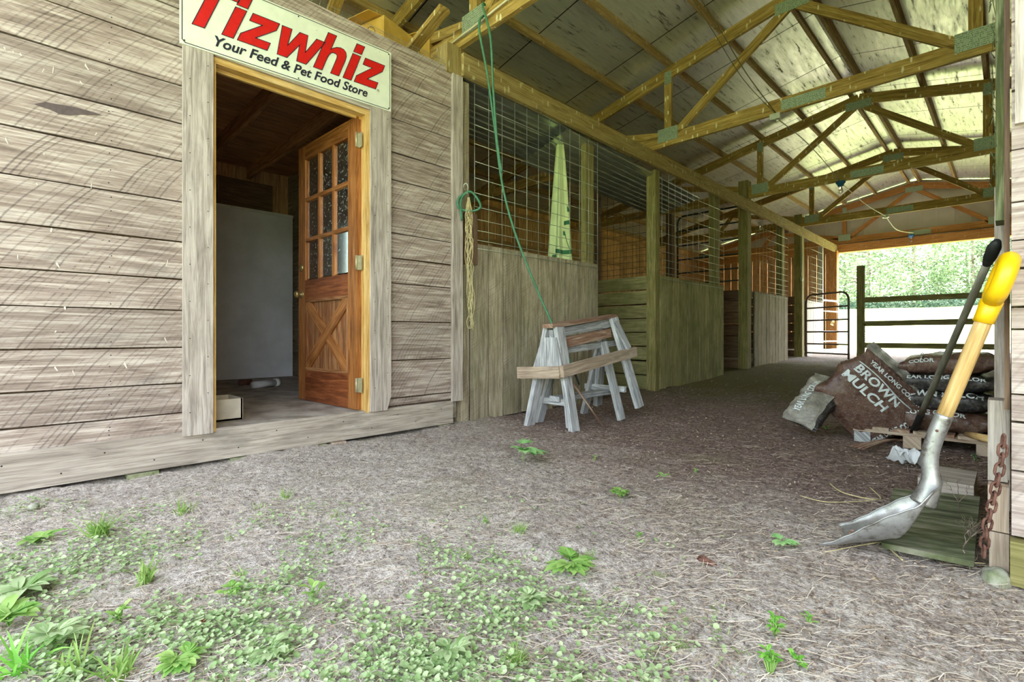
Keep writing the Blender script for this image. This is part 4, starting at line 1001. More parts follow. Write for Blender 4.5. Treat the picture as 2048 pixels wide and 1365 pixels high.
mb.grid(lambda a, b_: c+Rv*(a-.5)*.20+Fv*((b_-.5)*.10)+Zv*(.017+.03*math.sin(a*13+b_*5)+.03*mn.noise(Vector((a*6, b_*6, 1)))-a*.03), 20, 10, smooth=False, flip=True)
solo(mb, 'plastic_scrap', 'plastic', 'crumpled white plastic scrap on the dirt behind the shovel neck', 'scrap')
def blob(c, rx, ry, rz, seed, nn=.25):
    def f(u, v):
        a = PI*u; b_ = 2*PI*v; d = Vector((math.sin(a)*math.cos(b_), math.sin(a)*math.sin(b_), math.cos(a))); k = 1+nn*mn.noise(d*1.7+Vector((seed, 0, 0)))
        return Vector(c)+Vector((d.x*rx, d.y*ry, d.z*rz))*k
    mb = MB(); mb.grid(f, 12, 16, closed_v=True); return mb
p = wz(2003, 1168, .0); solo(blob((p.x-.012, p.y, .012), .035, .05, .028, 3), 'stone', 'stone', 'pale rounded stone at the foot of the corner boards', 'stone')
p = wz(1412, 1128, .0); solo(blob((p.x, p.y, .008), .03, .013, .012, 9, .5), 'dirt_clod', 'rust', 'dark brown clod lying alone on the pale dirt', 'clod')
p = wz(68, 1018, .0); solo(blob((p.x, p.y, .008), .02, .02, .014, 5), 'stone', 'stone', 'small pebble on the dirt near the sill corner', 'stone')
# loose stalks near the shovel
for (pts, lab, r) in (([(1660, 968), (1690, 990), (1760, 1000), (1740, 978)], 'pale bent stalk curling on the dirt beside the shovel blade', .0025),
                   ([(1600, 992), (1660, 1008), (1760, 1000)], 'long dry straw stem pointing at the shovel blade', .002),
                   ([(1650, 1105), (1750, 1090), (1800, 1085)], 'straw stem under the shovel tip', .0018),
                   ([(1770, 1090), (1805, 1125)], 'pale splinter standing in the dirt before the shovel', .0025),
                   ([(1790, 1040), (1850, 1085), (1900, 1118), (1970, 1132)], 'thin bare vine trailing along the green board', .0022)):
    P_ = lerp_pts([wz(x, y, .012)+Vector((0, 0, .006*(i % 2))) for i, (x, y) in enumerate(pts)], 6); mb = MB(); mb.tube(P_, r, 5); solo(mb, 'dry_stalk', 'twine', lab, 'stalk')
# leafless twiggy weed by the timbers
mb = MB(); random.seed(5)
def twig(p, d, L, r, k):
    q = p+d*L; mb.tube([p, (p+q)/2+Vector((random.uniform(-.01, .01),)*3), q], [r, r*.8, r*.6], 4)
    if k:
        for _ in range(2 if k < 3 else 3): twig(q, (d+Vector((random.uniform(-.8, .8), random.uniform(-.8, .8), random.uniform(-.2, .5)))).normalized(), L*.72, r*.65, k-1)
twig(Vector((-.085, 2.05, .0)), Vector((-.3, .1, 1)).normalized(), .06, .0022, 4)
solo(mb, 'dry_weed', 'chip', 'leafless grey twiggy weed growing beside the foot of the chain', 'weed'); mb = MB()
twig(Vector((-.13, 2.5, .03)), Vector((-.1, .1, 1)).normalized(), .06, .002, 3)
solo(mb, 'dry_weed', 'chip', 'leafless twiggy weed standing before the timber block', 'weed')

# ================================================================ SAWHORSES
def slab_leg(t, a, b, w_, h_, up, mat='sawh', nm='leg', taper=1.):
    mb = MB(); mb.beam(a, b, w_, h_, up, seg=5, wob=.002, taper=taper); mb.build(nm, mat, t)
t = thing('sawhorse', 'weathered grey sawhorse on top, its plank brace tied across the front', 'sawhorse', (-2.45, 3.25, 0))
AX = -2.45; tl = Vector((AX, 2.80, .785)); tr = Vector((AX, 3.66, .885))
mb = MB(); mb.beam(tl, tr, .10, .03, seg=8, wob=.004); mb.build('top_board', 'rotten', t)
mb = MB(); mb.beam(tl+Vector((0, .04, -.06)), tr+Vector((0, -.05, -.06)), .04, .07, seg=6, wob=.010); mb.build('ridge_beam', 'sawh', t)
slab_leg(t, (AX+.05, 2.87, .775), (AX+.20, 2.87, .0), .085, .04, (1, 0, 0))
slab_leg(t, (AX-.05, 2.87, .775), (AX-.22, 2.83, .0), .085, .04, (1, 0, 0))
slab_leg(t, (AX+.05, 3.60, .865), (AX+.22, 3.74, .10), .085, .04, (1, 0, 0))
slab_leg(t, (AX-.05, 3.60, .865), (AX-.20, 3.72, .08), .085, .04, (1, 0, 0))
mb = MB()   # trapezoid gusset on the near end
vs = [(AX-.07, 2.815, .70), (AX+.07, 2.815, .70), (AX+.145, 2.80, .455), (AX-.155, 2.80, .455)]; vs2 = [(x, y+.022, z) for x, y, z in vs]
mb.add(vs+vs2, [(3, 2, 1, 0), (4, 5, 6, 7), (0, 1, 5, 4), (1, 2, 6, 5), (2, 3, 7, 6), (3, 0, 4, 7)], [(v[2], v[0]+v[1], 2.2) for v in vs+vs2]); mb.build('end_gusset', 'sawh', t)
mb = MB(); mb.beam((AX+.10, 3.56, .83), (AX+.165, 3.66, .60), .06, .02, (1, 0, 0)); mb.build('cleat', 'sawh', t)
mb = MB(); mb.beam((AX-.29, 2.785, .42), (AX+.14, 2.785, .445), .04, .09, seg=4, wob=.002); mb.build('end_brace', 'newish', t)
mb = MB(); mb.beam((AX+.155, 2.78, .45), (AX+.155, 3.78, .575), .035, .085, seg=6, wob=.002); mb.build('side_brace', 'newish', t)
mb = MB(); mb.beam((AX+.02, 2.93, .655), (AX+.02, 3.60, .735), .018, .075, seg=6, wob=.008); mb.build('apron_board', 'rotten', t)
t = thing('sawhorse', 'lower blue-grey sawhorse nested beneath the other one', 'sawhorse', (-2.5, 3.35, 0))
BX = -2.52
mb = MB(); mb.beam((BX+.03, 2.98, .60), (BX+.03, 3.72, .645), .09, .05, seg=8, wob=.006); mb.build('top_board', 'sawh', t)
slab_leg(t, (BX+.07, 3.52, .66), (BX+.20, 3.60, .0), .075, .035, (1, 0, 0)); slab_leg(t, (BX-.04, 3.62, .63), (BX-.24, 3.66, .0), .075, .035, (1, 0, 0))
slab_leg(t, (BX+.05, 3.02, .60), (BX+.13, 3.0, .0), .07, .035, (1, 0, 0)); slab_leg(t, (BX-.04, 3.05, .60), (BX-.20, 3.0, .0), .07, .035, (1, 0, 0))
mb = MB(); mb.beam((BX-.0, 2.96, .215), (BX-.0, 3.72, .215), .10, .04, seg=4, wob=.002); mb.build('shelf_board', 'sawh', t)
mb = MB(); mb.beam((BX-.22, 3.0, .19), (BX+.14, 3.0, .19), .035, .05); mb.build('cross_rail', 'sawh', t)
mb = MB(); mb.beam((BX-.22, 3.66, .25), (BX+.2, 3.66, .25), .035, .05); mb.build('cross_rail', 'sawh', t)
mb = MB(); a = wz(1206, 853, .0); b = wd(1122, 735, 3.78); mb.tube([a, a.lerp(b, .5)+Vector((.004, 0, 0)), b], .009, 6); solo(mb, 'brown_stick', 'rotten', 'thin brown stick leaning inside the sawhorses', 'stick')

# ================================================================ HOSE, TWINE, UMBRELLA
HP = lerp_pts([Vector((-2.83, 2.555, 3.20)), wd(958, 48, 3.64), wd(975, 150, 3.66), wd(990, 260, 3.68), wd(1003, 360, 3.7), wd(1022, 440, 3.72), wd(1050, 520, 3.74), wd(1083, 600, 3.76), wd(1112, 665, 3.76), wd(1134, 708, 3.76), wd(1150, 748, 3.76)], 6)
t = thing('green_hose', 'green hose looped over the truss and hanging to the sawhorses', 'hose', (-2.6, 3, .4))
mb = MB(); mb.tube(HP, .0088, 8); mb.build('hose_strand', 'hose', t)
mb = MB(); mb.tube(lerp_pts([Vector((-2.83, 2.555, 3.20)), Vector((-2.80, 2.50, 3.215)), Vector((-2.78, 2.44, 3.19)), wd(981, 75, 3.60), wd(986, 170, 3.63), wd(994, 280, 3.66), wd(1003, 345, 3.69)], 6), .0088, 8); mb.build('hose_strand', 'hose', t)
mb = MB(); mb.tube([HP[-1], HP[-1]+(HP[-1]-HP[-2]).normalized()*.09], [.0095, .007], 8); mb.build('hose_tip', 'blackp', t)
# knotted halter hose on a hook, twine bundle
t = thing('knotted_hose', 'short green hose knotted on a hook at the feed-room corner', 'hose', wd(932, 400, 3.95))
k = 3.93; loop = [(934, 385), (918, 396), (916, 412), (926, 420), (948, 422), (961, 414), (955, 398), (942, 384), (930, 388), (922, 402), (922, 425), (924, 440)]
mb = MB(); mb.tube(lerp_pts([wd(x, y, k-.012*(i % 3)) for i, (x, y) in enumerate(loop)], 5), .0095, 8); mb.build('hose_loop', 'hose', t)
mb = MB(); mb.tube(lerp_pts([wd(930, 382, 3.95), wd(927, 372, 3.92), wd(932, 367, 3.92), wd(936, 374, 3.92), wd(934, 388, 3.9)], 4), .004, 6); mb.build('hook', 'galv', t)
mb = MB(); random.seed(3)
for s_ in range(16):
    x0 = 932+random.uniform(-5, 9); P_ = [wd(935+random.uniform(-4, 5), 395, 3.93)]
    ye = random.uniform(590, 662) if s_ < 13 else random.uniform(480, 560)
    for q in range(1, 8):
        P_.append(wd(937+random.uniform(-7, 9)+(3 if q > 4 else 0), 395+(ye-395)*q/7, 3.93-random.uniform(0, .03)))
    mb.tube(lerp_pts(P_, 4), .0019, 4)
c = wd(939, 645, 3.92)
for s_ in range(3): mb.tube([c+Rv*.022*math.cos(a)+Zv*.05*math.sin(a)+Fv*.01*s_ for a in [i*.5 for i in range(14)]], .0021, 4)
solo(mb, 'twine_bundle', 'twine', 'bundle of cream baling twine hanging from the hook', 'twine')
# folded umbrella in the first stall
random.seed(11)
t = thing('folded_umbrella', 'folded pale green garden umbrella with leaf print standing in the first stall', 'umbrella', (-3.32, 4.0, 0))
uc = Vector((-3.33, 4.02, 0))
def umb(u, v, off=0.):
    z = 2.78-u*1.75; r = .032+.105*u**.8; a = 2*PI*v
    r *= 1+.16*math.sin(a*6+u*2)+.06*math.sin(a*11); r += off
    return Vector((uc.x-.05*(1-u)+r*math.cos(a), uc.y+.045*(1-u)+r*math.sin(a)*1.1, z))
mb = MB(); mb.grid(lambda u, v: umb(u, v), 30, 72, closed_v=True); mb.build('canopy', 'umb', t)
mb = MB(); mb.tube([(uc.x, uc.y, .02), (uc.x, uc.y, 1.3)], .019, 10); mb.tube([(uc.x-.05, uc.y+.045, 2.75), (uc.x-.05, uc.y+.045, 2.82)], .012, 8); mb.build('pole', 'white', t)
mb = MB()
def patch(u0, u1, v0, v1, bow=0.):
    mb.grid(lambda a, b_: umb(u0+(u1-u0)*a+bow*math.sin(PI*b_), v0+(v1-v0)*b_, .004), 4, 14)
patch(.665, .69, .78, 1.06, .01); patch(.50, .525, .93, 1.10, -.008); patch(.70, .725, .72, .80)
mb.tube([umb(.56+.12*q/6, .93+.07*q/6, .006) for q in range(7)], .004, 4); mb.grid(lambda a, b_: umb(.555+.03*a, .91+.05*b_*a, .006), 4, 4); mb.grid(lambda a, b_: umb(.40+.04*a, .99+.04*b_*a, .006), 4, 4)
mb.build('leaf_print', 'umbd', t)

# ================================================================ LOFT THINGS: boxes, lumber, sheets, cables, lamps
t = thing('cardboard_box', 'yellowed cardboard box on top of the feed room beside the truss', 'box', (-3.62, 2.1, 2.84))
b0 = Vector((-3.80, 1.95, 2.845)); e1 = Vector((.30, .08, 0)); e2 = Vector((-.09, .33, 0)); e3 = Vector((.0, .0, .42))
def obox(mb, o, a, b_, c, mi=0):
    vs = [o, o+a, o+a+b_, o+b_]; vs += [v+c for v in vs]; mb.add(vs, [(3, 2, 1, 0), (4, 5, 6, 7), (0, 1, 5, 4), (1, 2, 6, 5), (2, 3, 7, 6), (3, 0, 4, 7)], mi=mi)
mb = MB(); obox(mb, b0, e1, e2, e3); mb.build('carton', 'card', t)
mb = MB(); obox(mb, b0+e3*1.0+e1*.0-Vector((.03, .12, 0)), e1, Vector((.0, .14, .01)), Vector((0, 0, .005))); mb.build('flap', 'card', t)
mb = MB(); nrm = e1.cross(Vector((0, 0, 1))).normalized()
c = b0+e1*.5+e3*.72+nrm*.003
mb.tube([c+e1.normalized()*.06*math.cos(a)+Zv*.07*math.sin(a) for a in [i*.4 for i in range(17)]], .002, 4, cap=False)
for (x0, x1, z0, z1) in ((.42, .44, .18, .42), (.60, .62, .18, .42), (.42, .62, .18, .20), (.42, .62, .40, .42), (.48, .56, .23, .27), (.5, .54, .30, .37)): obox(mb, b0+e1*x0+e3*z0+nrm*.003, e1*(x1-x0), nrm*.001, e3*(z1-z0))
mb.build('printed_marks', 'dot', t)
t2 = place_copy(t, (-.0, .42, .0), 'second yellowed cardboard box pushed behind the first on the feed-room top', rz=.1)
mb = MB(); mb.beam((-3.75, 2.22, 2.93), (-2.98, 2.24, 3.17), .09, .04, seg=6, wob=.002); solo(mb, 'lumber_offcut', 'truss', 'loose yellow lumber length jutting out over the feed-room wall top', 'lumber')
mb = MB(); mb.beam((-4.3, 1.75, 2.9), (-3.45, 1.72, 3.5), .09, .04); solo(mb, 'lumber_brace', 'truss', 'slanting timber brace behind the cardboard box', 'brace')
# wire fencing roll laid along the wall top
mb = MB()
for k in range(46): y = .2+k*.05; mb.tube([(XW+.0, y, 2.845), (XW-.03, y+.02, 2.90)], .0011, 3)
for z_, x_ in ((2.86, XW-.006), (2.885, XW-.02), (2.90, XW-.03)): mb.tube([(x_, .2+k*.3, z_+.004*math.sin(k*3)) for k in range(9)], .0012, 3)
solo(mb, 'poultry_wire', 'galv', 'strip of thin wire netting along the top edge of the feed-room wall', 'netting')
def corr(name, label, P00, P10, P11, P01, n=9):
    mb = MB(); P00, P10, P11, P01 = map(Vector, (P00, P10, P11, P01)); nn = (P10-P00).cross(P01-P00).normalized()
    def f(u, v, o=0):
        p = P00.lerp(P10, u).lerp(P01.lerp(P11, u), v); ph = (v*n) % 1
        h = .012*(1 if ph < .16 else (max(0, 1-(ph-.16)/.07) if ph < .5 else max(0, (ph-.93)/.07)))
        return p+nn*(h+o)
    mb.grid(lambda u, v: f(u, v), 6, n*14, smooth=False); mb.grid(lambda u, v: f(u, v, .0012), 6, n*14, smooth=False, flip=True)
    return solo(mb, name, 'corr', label, 'roofing sheet', group='loose roofing sheets over the stalls')
corr('corrugated_sheet', 'ribbed galvanised sheet sagging under the trusses behind the header', (XW-.02, 3.9, 2.80), (XW+.0-.03, 7.0, 2.71), (-3.80, 6.85, 2.52), (-3.80, 3.9, 2.62))
corr('corrugated_sheet', 'ribbed galvanised sheet over the first stall behind the wire mesh', (XW-.06, 2.62, 2.86), (XW-.06, 5.2, 2.83), (-3.86, 5.2, 2.68), (-3.86, 2.62, 2.72))
corr('corrugated_sheet', 'galvanised sheet edge lying just above the header beam', (XW-.03, 2.60, 3.04), (XW-.03, 4.42, 3.035), (-3.5, 4.42, 3.02), (-3.5, 2.60, 3.03), 5)
# cables
mb = MB(); mb.tube(lerp_pts([(-3.30, 2.44, 3.05), (-3.1, 2.45, 3.08), (-2.85, 2.45, 3.09), (-2.6, 2.46, 3.12), (-2.3, 2.455, 3.13), (-1.9, 2.46, 3.14), (-1.6, 2.46, 3.12)], 5), .008, 6); solo(mb, 'white_cable', 'cable', 'white cable clipped along the truss above the green hose', 'cable')
c1 = Vector((-1.72, 5.57, 2.99)); c2 = Vector((-1.79, 8.72, 3.01)); c3 = Vector((-1.68, 11.77, 3.0)); c4 = wy(1822, 472, 14.64)
mb = MB(); mb.tube(lerp_pts([(-1.55, 2.52, 3.2), (-1.62, 3.6, 3.22), (-1.70, 4.7, 3.12), tuple(c1+Vector((0, 0, .05)))], 6), .0045, 5); mb.tube(lerp_pts([(-1.6, 2.52, 3.22), (-1.66, 3.6, 3.20), (-1.73, 4.7, 3.08), tuple(c1+Vector((0, 0, .04)))], 6), .0035, 5)
solo(mb, 'grey_cable', 'cableg', 'slack twin cable running to the first junction box', 'cable')
mb = MB(); mb.tube(lerp_pts([c1, c1.lerp(c2, .35)+Vector((0, 0, .07)), c1.lerp(c2, .7)+Vector((0, 0, .06)), c2], 6), .0055, 5); solo(mb, 'grey_cable', 'cableg', 'cable sagging between the first box and the blue lampholder', 'cable')
mb = MB(); mb.tube(lerp_pts([c2, c2.lerp(c3, .5)+Vector((0, 0, -.05)), c3], 6), .007, 5); solo(mb, 'white_cable', 'cable', 'white cable sagging from the blue lampholder to the far junction box', 'cable')
mb = MB(); mb.tube(lerp_pts([c3, c3.lerp(c4, .4)+Vector((0, 0, -.10)), c4+Vector((.05, 0, .06))], 6), .008, 5); solo(mb, 'white_cable', 'cable', 'white cable sagging to the lamp over the far opening', 'cable')
def jbox(c, lab):
    mb = MB(); mb.box(c+Vector((-.05, -.03, -.025)), c+Vector((.05, .03, .035))); mb.tube([c+Vector((0, 0, -.025)), c+Vector((0, 0, -.032))], .03, 10); solo(mb, 'junction_box', 'galv', lab, 'junction box')
jbox(c1, 'small grey junction box under the second truss'); jbox(c3, 'small grey junction box under the fourth truss')
def lamp(c, lab, mt='bluep', bulb=True):
    t = thing('lampholder', lab, 'lamp', c)
    mb = MB(); mb.tube([c+Zv*.03, c+Zv*.0, c-Zv*.01, c-Zv*.05], [.06, .065, .05, .035], 14); hd = mb.build('holder', mt, t)
    mb = MB(); mb.tube([c-Zv*.05, c-Zv*.07, c-Zv*.10, c-Zv*.13, c-Zv*.148, c-Zv*.153], [.014, .02, .032, .033, .02, .004], 12); mb.build('bulb', 'bulb', hd)
    return t
lamp(c2+Vector((0, 0, -.01)), 'blue bulb holder hanging under a truss mid-aisle'); lamp(c4, 'blue lampholder with bare bulb over the far opening')
lc = wz(1522, 446, 2.98); tl_ = lamp(lc, 'white lampholder with bare bulb inside the third stall', 'white'); mb = MB(); mb.tube([lc+Zv*.03, (lc.x, lc.y, tz(lc.x)+.22)], .004, 5); mb.build('cord', 'cable', tl_)
# snap hook / rope on fourth post
mb = MB(); mb.tube(lerp_pts([(-3.07, 11.5, 2.80), (-3.06, 11.5, 2.5), (-3.065, 11.5, 2.2), (-3.05, 11.5, 1.95)], 5), .006, 5); mb.tube([(-3.05, 11.5, 1.93), (-3.05, 11.5, 1.86), (-3.05, 11.53, 1.84)], [.02, .024, .01], 8)
solo(mb, 'hanging_snap', 'galv', 'dangling rope with a metal snap by the fourth stall', 'rope')
# pale sheet added in the stall in place of a bright patch of light
mb = MB(); mb.beam((-5.9, 11.2, .3), (-6.3, 11.75, 2.1), .45, .01, (0, 1, 0)); solo(mb, 'light_patch_sheet', 'white', 'added pale sheet standing in for a bright patch of light deep inside the third stall behind the tall gate', 'sheet')

# ================================================================ PLANTS
random.seed(21)
def leafpts(base, d, L, w_, droop=.3, n=4, up=Vector((0, 0, 1))):
    d = d.normalized(); s = d.cross(up)
    s = s.normalized() if s.length > 1e-4 else Vector((1, 0, 0)); out = []
    for k in range(n+1):
        t_ = k/n; p = base+d*L*t_-Zv*droop*L*t_*t_; w2 = w_*math.sin(PI*min(.98, .08+t_*.9))**.8*.5
        out += [p-s*w2+Zv*w2*.25, p, p+s*w2+Zv*w2*.25]
    fs = []
    for k in range(n):
        for j in (0, 1): fs.append((3*k+j, 3*k+j+1, 3*k+4+j, 3*k+3+j))
    return out, fs
def addleaf(mb, base, d, L, w_, droop=.3, n=4, mi=0):
    v, f = leafpts(Vector(base), Vector(d), L, w_, droop, n); q = random.uniform(0, 90); mb.add(v, f, [(0, 0, q)]*len(v), mi, True)
def blade_(mb, base, d, L, w_, droop, n=5):
    d = Vector(d).normalized(); s = d.cross(Vector((random.uniform(-1, 1), random.uniform(-1, 1), .2))).normalized(); q = random.uniform(0, 90); vs = []
    for k in range(n+1):
        t_ = k/n; p = Vector(base)+d*L*t_-Zv*droop*L*t_*t_; w2 = w_*.5*(1-t_)**.6; vs += [p-s*w2, p+s*w2]
    mb.add(vs, [(2*k, 2*k+1, 2*k+3, 2*k+2) for k in range(n)], [(0, 0, q)]*len(vs), 0, True)
def tuft(px, py, n, L, w_, mat, label, spread=.7, name='grass_tuft'):
    p = wz(px, py, 0); p.z = gh(p.x, p.y); mb = MB()
    for k in range(n):
        a = random.uniform(0, 2*PI); e = random.uniform(.1, spread); b = p+Vector((random.gauss(0, .012), random.gauss(0, .012), 0))
        blade_(mb, b, (math.cos(a)*e, math.sin(a)*e, 1), L*random.uniform(.5, 1.1), w_, random.uniform(.2, .75))
    solo(mb, name, mat, label, 'grass', loc=p)
tuft(200, 1078, 100, .15, .0045, 'grass', 'dense bright grass tuft below the sill corner')
tuft(365, 1030, 36, .11, .004, 'grass', 'loose grass tuft with long arching blades near the sill')
tuft(290, 1155, 34, .10, .007, 'grass', 'broad-bladed grass tuft amid the clover')
tuft(575, 993, 26, .11, .003, 'grass', 'upright thin grass tuft on the pale dirt before the doorway')
tuft(520, 1015, 12, .05, .003, 'grass', 'sparse grass wisp beside the upright thin tuft')
tuft(1040, 1072, 110, .085, .0018, 'grass', 'fine feathery grass tuft in the middle of the dirt')
tuft(665, 1030, 8, .06, .003, 'grass', 'few lone grass blades in the middle of the dry straw')
tuft(40, 1345, 30, .13, .008, 'weedb', 'tall bright grass blades at the near corner', .9)
tuft(150, 1345, 26, .12, .007, 'grass', 'tall pale grass blades beside the near corner', .9)
tuft(1030, 1330, 160, .07, .0016, 'grass', 'thick fine grass clump at the bottom edge', .9)
tuft(1180, 1120, 90, .06, .0015, 'grass', 'low fine grass behind the bright leafy weed', .9)
tuft(1320, 1150, 50, .035, .0015, 'grass', 'low fine grass on the grey clods', .9)
tuft(1360, 1290, 40, .04, .0018, 'grass', 'low sparse grass among the straw near the bottom', .9)
tuft(460, 1075, 10, .04, .003, 'grass', 'tiny grass shoot left in the straw', .9)
def weed(px, py, n, L, w_, mat, label, lob=0, stem=.03, tilt=.9, name='leafy_weed'):
    p = wz(px, py, 0); p.z = gh(p.x, p.y); t = thing(name, label, 'weed', p)
    mb = MB(); ms = MB()
    for k in range(n):
        a = 2.4*k+random.uniform(-.3, .3); h = stem*random.uniform(.4, 1.2); d = Vector((math.cos(a)*tilt, math.sin(a)*tilt, random.uniform(.25, .8)))
        b = p+Vector((random.gauss(0, .006), random.gauss(0, .006), h)); ms.tube([p+Vector((0, 0, -.004)), b], .0012, 4); q = b+d.normalized()*L*.35; ms.tube([b, q], .0008, 4)
        if lob:
            for j in range(lob):
                aa = a+(j-(lob-1)/2)*.55; addleaf(mb, q, (math.cos(aa)*tilt, math.sin(aa)*tilt, d.z*.6), L*(1-.22*abs(j-(lob-1)/2)), w_, .25)
        else: addleaf(mb, b, d, L*random.uniform(.7, 1.1), w_, .35)
    mb.build('leaves', mat, t); ms.build('stem', 'weed', t); return t
weed(1045, 925, 4, .115, .055, 'seedl', 'young seedling with large lobed leaves before the sawhorses', 5, .07, .75, 'tree_seedling')
weed(1563, 1092, 4, .042, .022, 'seedl', 'pale green lobed seedling in front of the shovel blade', 5, .02, .9, 'tree_seedling')
weed(75, 1085, 9, .08, .028, 'weed', 'flat green weed spreading on the dirt below the sill corner', 0, .006, 1.)
weed(45, 1185, 22, .09, .03, 'clover', 'broad-leaved weed clump at the side of the clover', 0, .02, 1.)
weed(1140, 1145, 10, .06, .026, 'weed', 'bright lime weed with toothed leaves above the dark soil heap', 5, .03, 1.)
weed(1240, 998, 14, .035, .016, 'weed', 'small bushy bright weed in the middle of the dark dirt', 3, .02, 1.)
weed(1190, 925, 5, .03, .013, 'weed', 'small sprout on the dark dirt behind the bushy weed', 0, .02, .8)
weed(1325, 955, 6, .035, .014, 'weed', 'little sprout on the dark dirt, halfway to the mulch bags', 0, .012, .9)
weed(1390, 950, 3, .03, .014, 'weed', 'single pale sprout right of the little sprout on the dark dirt', 0, .012, .9)
weed(1540, 1345, 26, .028, .009, 'weedb', 'bright green feathery weed at the bottom edge', 0, .05, .8)
weed(1550, 1270, 22, .024, .009, 'weedb', 'bright green feathery weed just above the one at the bottom edge', 0, .04, .8)
weed(1615, 1245, 8, .02, .007, 'weedb', 'small star-leaved weed beside the feathery weeds', 0, .02, .8)
weed(1600, 1330, 10, .022, .010, 'weedb', 'small leafy weed below the star-leaved one', 0, .015, .9)
weed(970, 1050, 5, .025, .012, 'weed', 'tiny leafy sprout beside the fine feathery grass', 0, .015, .9)
weed(625, 1200, 8, .04, .018, 'weed', 'upright leafy sprout amid the mid-ground clover', 0, .03, .5)
weed(240, 1240, 9, .04, .016, 'weed', 'upright green weed among the clover behind the tall grass', 0, .03, .5)
weed(900, 1330, 12, .04, .018, 'clover', 'wide pale-leaved weed near the bottom edge', 3, .02, 1.)
weed(1280, 1075, 4, .02, .010, 'weedb', 'tiny yellow-green sprout on the clods', 0, .01, .9)
weed(1650, 862, 3, .045, .03, 'weedb', 'green leaf growing against the foot of the leaning mulch bag', 0, .01, .6)
weed(1950, 925, 8, .03, .02, 'tree2', 'dark green weed between the pallet and the corner timbers', 0, .03, .7)
p = wz(405, 1240, .01); mb = MB(); addleaf(mb, p, (1, 0, .2), .02, .014, .1); solo(mb, 'fallen_leaf', 'fruit', 'small red fallen leaf in the clover', 'leaf')
p = wz(1175, 975, .01); mb = MB(); addleaf(mb, p, (1, .3, .3), .05, .03, .1); solo(mb, 'fallen_leaf', 'rotten', 'curled brown dead leaf on the dirt by the bushy weed', 'leaf')
p = wz(500, 957, .01); mb = MB()
for k in range(5): addleaf(mb, p+Vector((random.uniform(-.03, .03), random.uniform(-.03, .03), .003)), (random.uniform(-1, 1), random.uniform(-1, 1), .2), .04, .02, .1)
weed(20, 1250, 18, .08, .03, 'weed', 'green weed at the frame edge just nearer than the broad-leaved clump', 0, .03, .9)
weed(110, 1300, 16, .05, .02, 'clover', 'pale leafy weed between the tall grass blades and the broad-leaved clump', 3, .03, .9)
weed(360, 1330, 14, .04, .016, 'weed', 'low leafy weed among the clover right of the tall pale grass', 3, .02, 1.)
weed(540, 1320, 12, .035, .015, 'clover', 'pale low weed among the nearest clover', 3, .02, 1.)
weed(1060, 1215, 14, .035, .02, 'clover', 'cluster of round leaves on the dark soil heap', 3, .02, .9)
weed(460, 1185, 10, .03, .012, 'weed', 'small weed amid the straw between two clover patches', 3, .015, 1.)
tuft(240, 1350, 40, .12, .006, 'grass', 'long pale grass blades at the bottom edge beside the clover', .9)
tuft(480, 1150, 20, .05, .003, 'grass', 'short grass shoot amid the straw near the clover', .9)
tuft(930, 1120, 24, .05, .003, 'grass', 'short green tuft beside the clover patch in the middle ground', .9)
# clover: one cover of uncountable leaves
def dens(x, y):
    n = .5+.5*mn.noise(Vector((x*2.6, y*2.6, 4)))+.25*mn.noise(Vector((x*9, y*9, 6)))
    d = -y*.9-x*.35+.55                      # thicker toward the yard
    k = max(0, min(1, d*.55+.35))
    for (cx, cy, r, s_) in CP: k = max(k, s_*math.exp(-((x-cx)**2+(y-cy)**2)/(r*r)))
    return k*max(0, min(1, (n-.38)*2.4))
CP = []
for (px, py, r, s_) in ((800, 1115, .16, 1), (720, 1180, .16, .9), (880, 1100, .12, .9), (1010, 1235, .10, 1.2), (950, 1260, .10, 1), (1140, 1200, .07, 1.2), (640, 1250, .15, 1), (460, 1290, .15, 1.1), (860, 1340, .1, 1), (720, 1330, .12, .9), (260, 1180, .18, .7), (560, 1150, .2, .5)):
    q = wz(px, py, 0); CP.append((q.x, q.y, r, s_))
mb = MB(); cnt = 0; tries = 0
while cnt < 11500 and tries < 160000:
    tries += 1; px = random.uniform(-150, 1450); py = random.uniform(1000, 1500); q = wz(px, py, 0)
    if q.x < XW+.05 or random.random() > dens(q.x, q.y)*min(1., 1.5/max(.5, (q.length))): continue
    cnt += 1; r = random.uniform(.0028, .0078); z = gh(q.x, q.y)+random.uniform(.004, .026); a0 = random.uniform(0, 6.28); tx, ty = random.uniform(-.5, .5), random.uniform(-.5, .5)
    c = Vector((q.x, q.y, z)); s_ = random.uniform(0, 90); vs = [c-Zv*.0015]
    for j in range(8):
        a = a0+j*PI/4; rr = r*(1 if j % 8 else .72); vs.append(c+Vector((math.cos(a)*rr, math.sin(a)*rr, (math.cos(a)*tx+math.sin(a)*ty)*rr)))
    mb.add(vs, [(0, j+1, (j+1) % 8+1) for j in range(8)], [(0, 0, s_)]*9, 0, False)
solo(mb, 'clover_cover', 'clover', 'low round-leaved clover spreading over the dirt', 'clover', loc=(0, 0, 0), kind='stuff')
mb = MB(); cnt = 0
while cnt < 2600:
    px = random.uniform(-150, 1500); py = random.uniform(1000, 1500); q = wz(px, py, 0)
    if q.x < XW+.05 or random.random() > .12+dens(q.x, q.y)*.6: continue
    cnt += 1; blade_(mb, (q.x, q.y, gh(q.x, q.y)), (random.uniform(-.9, .9), random.uniform(-.9, .9), .7), random.uniform(.012, .045), .0018, .5, 3)
solo(mb, 'short_grass', 'grass', 'short thin grass scattered between the clover', 'grass', loc=(0, 0, 0), kind='stuff')
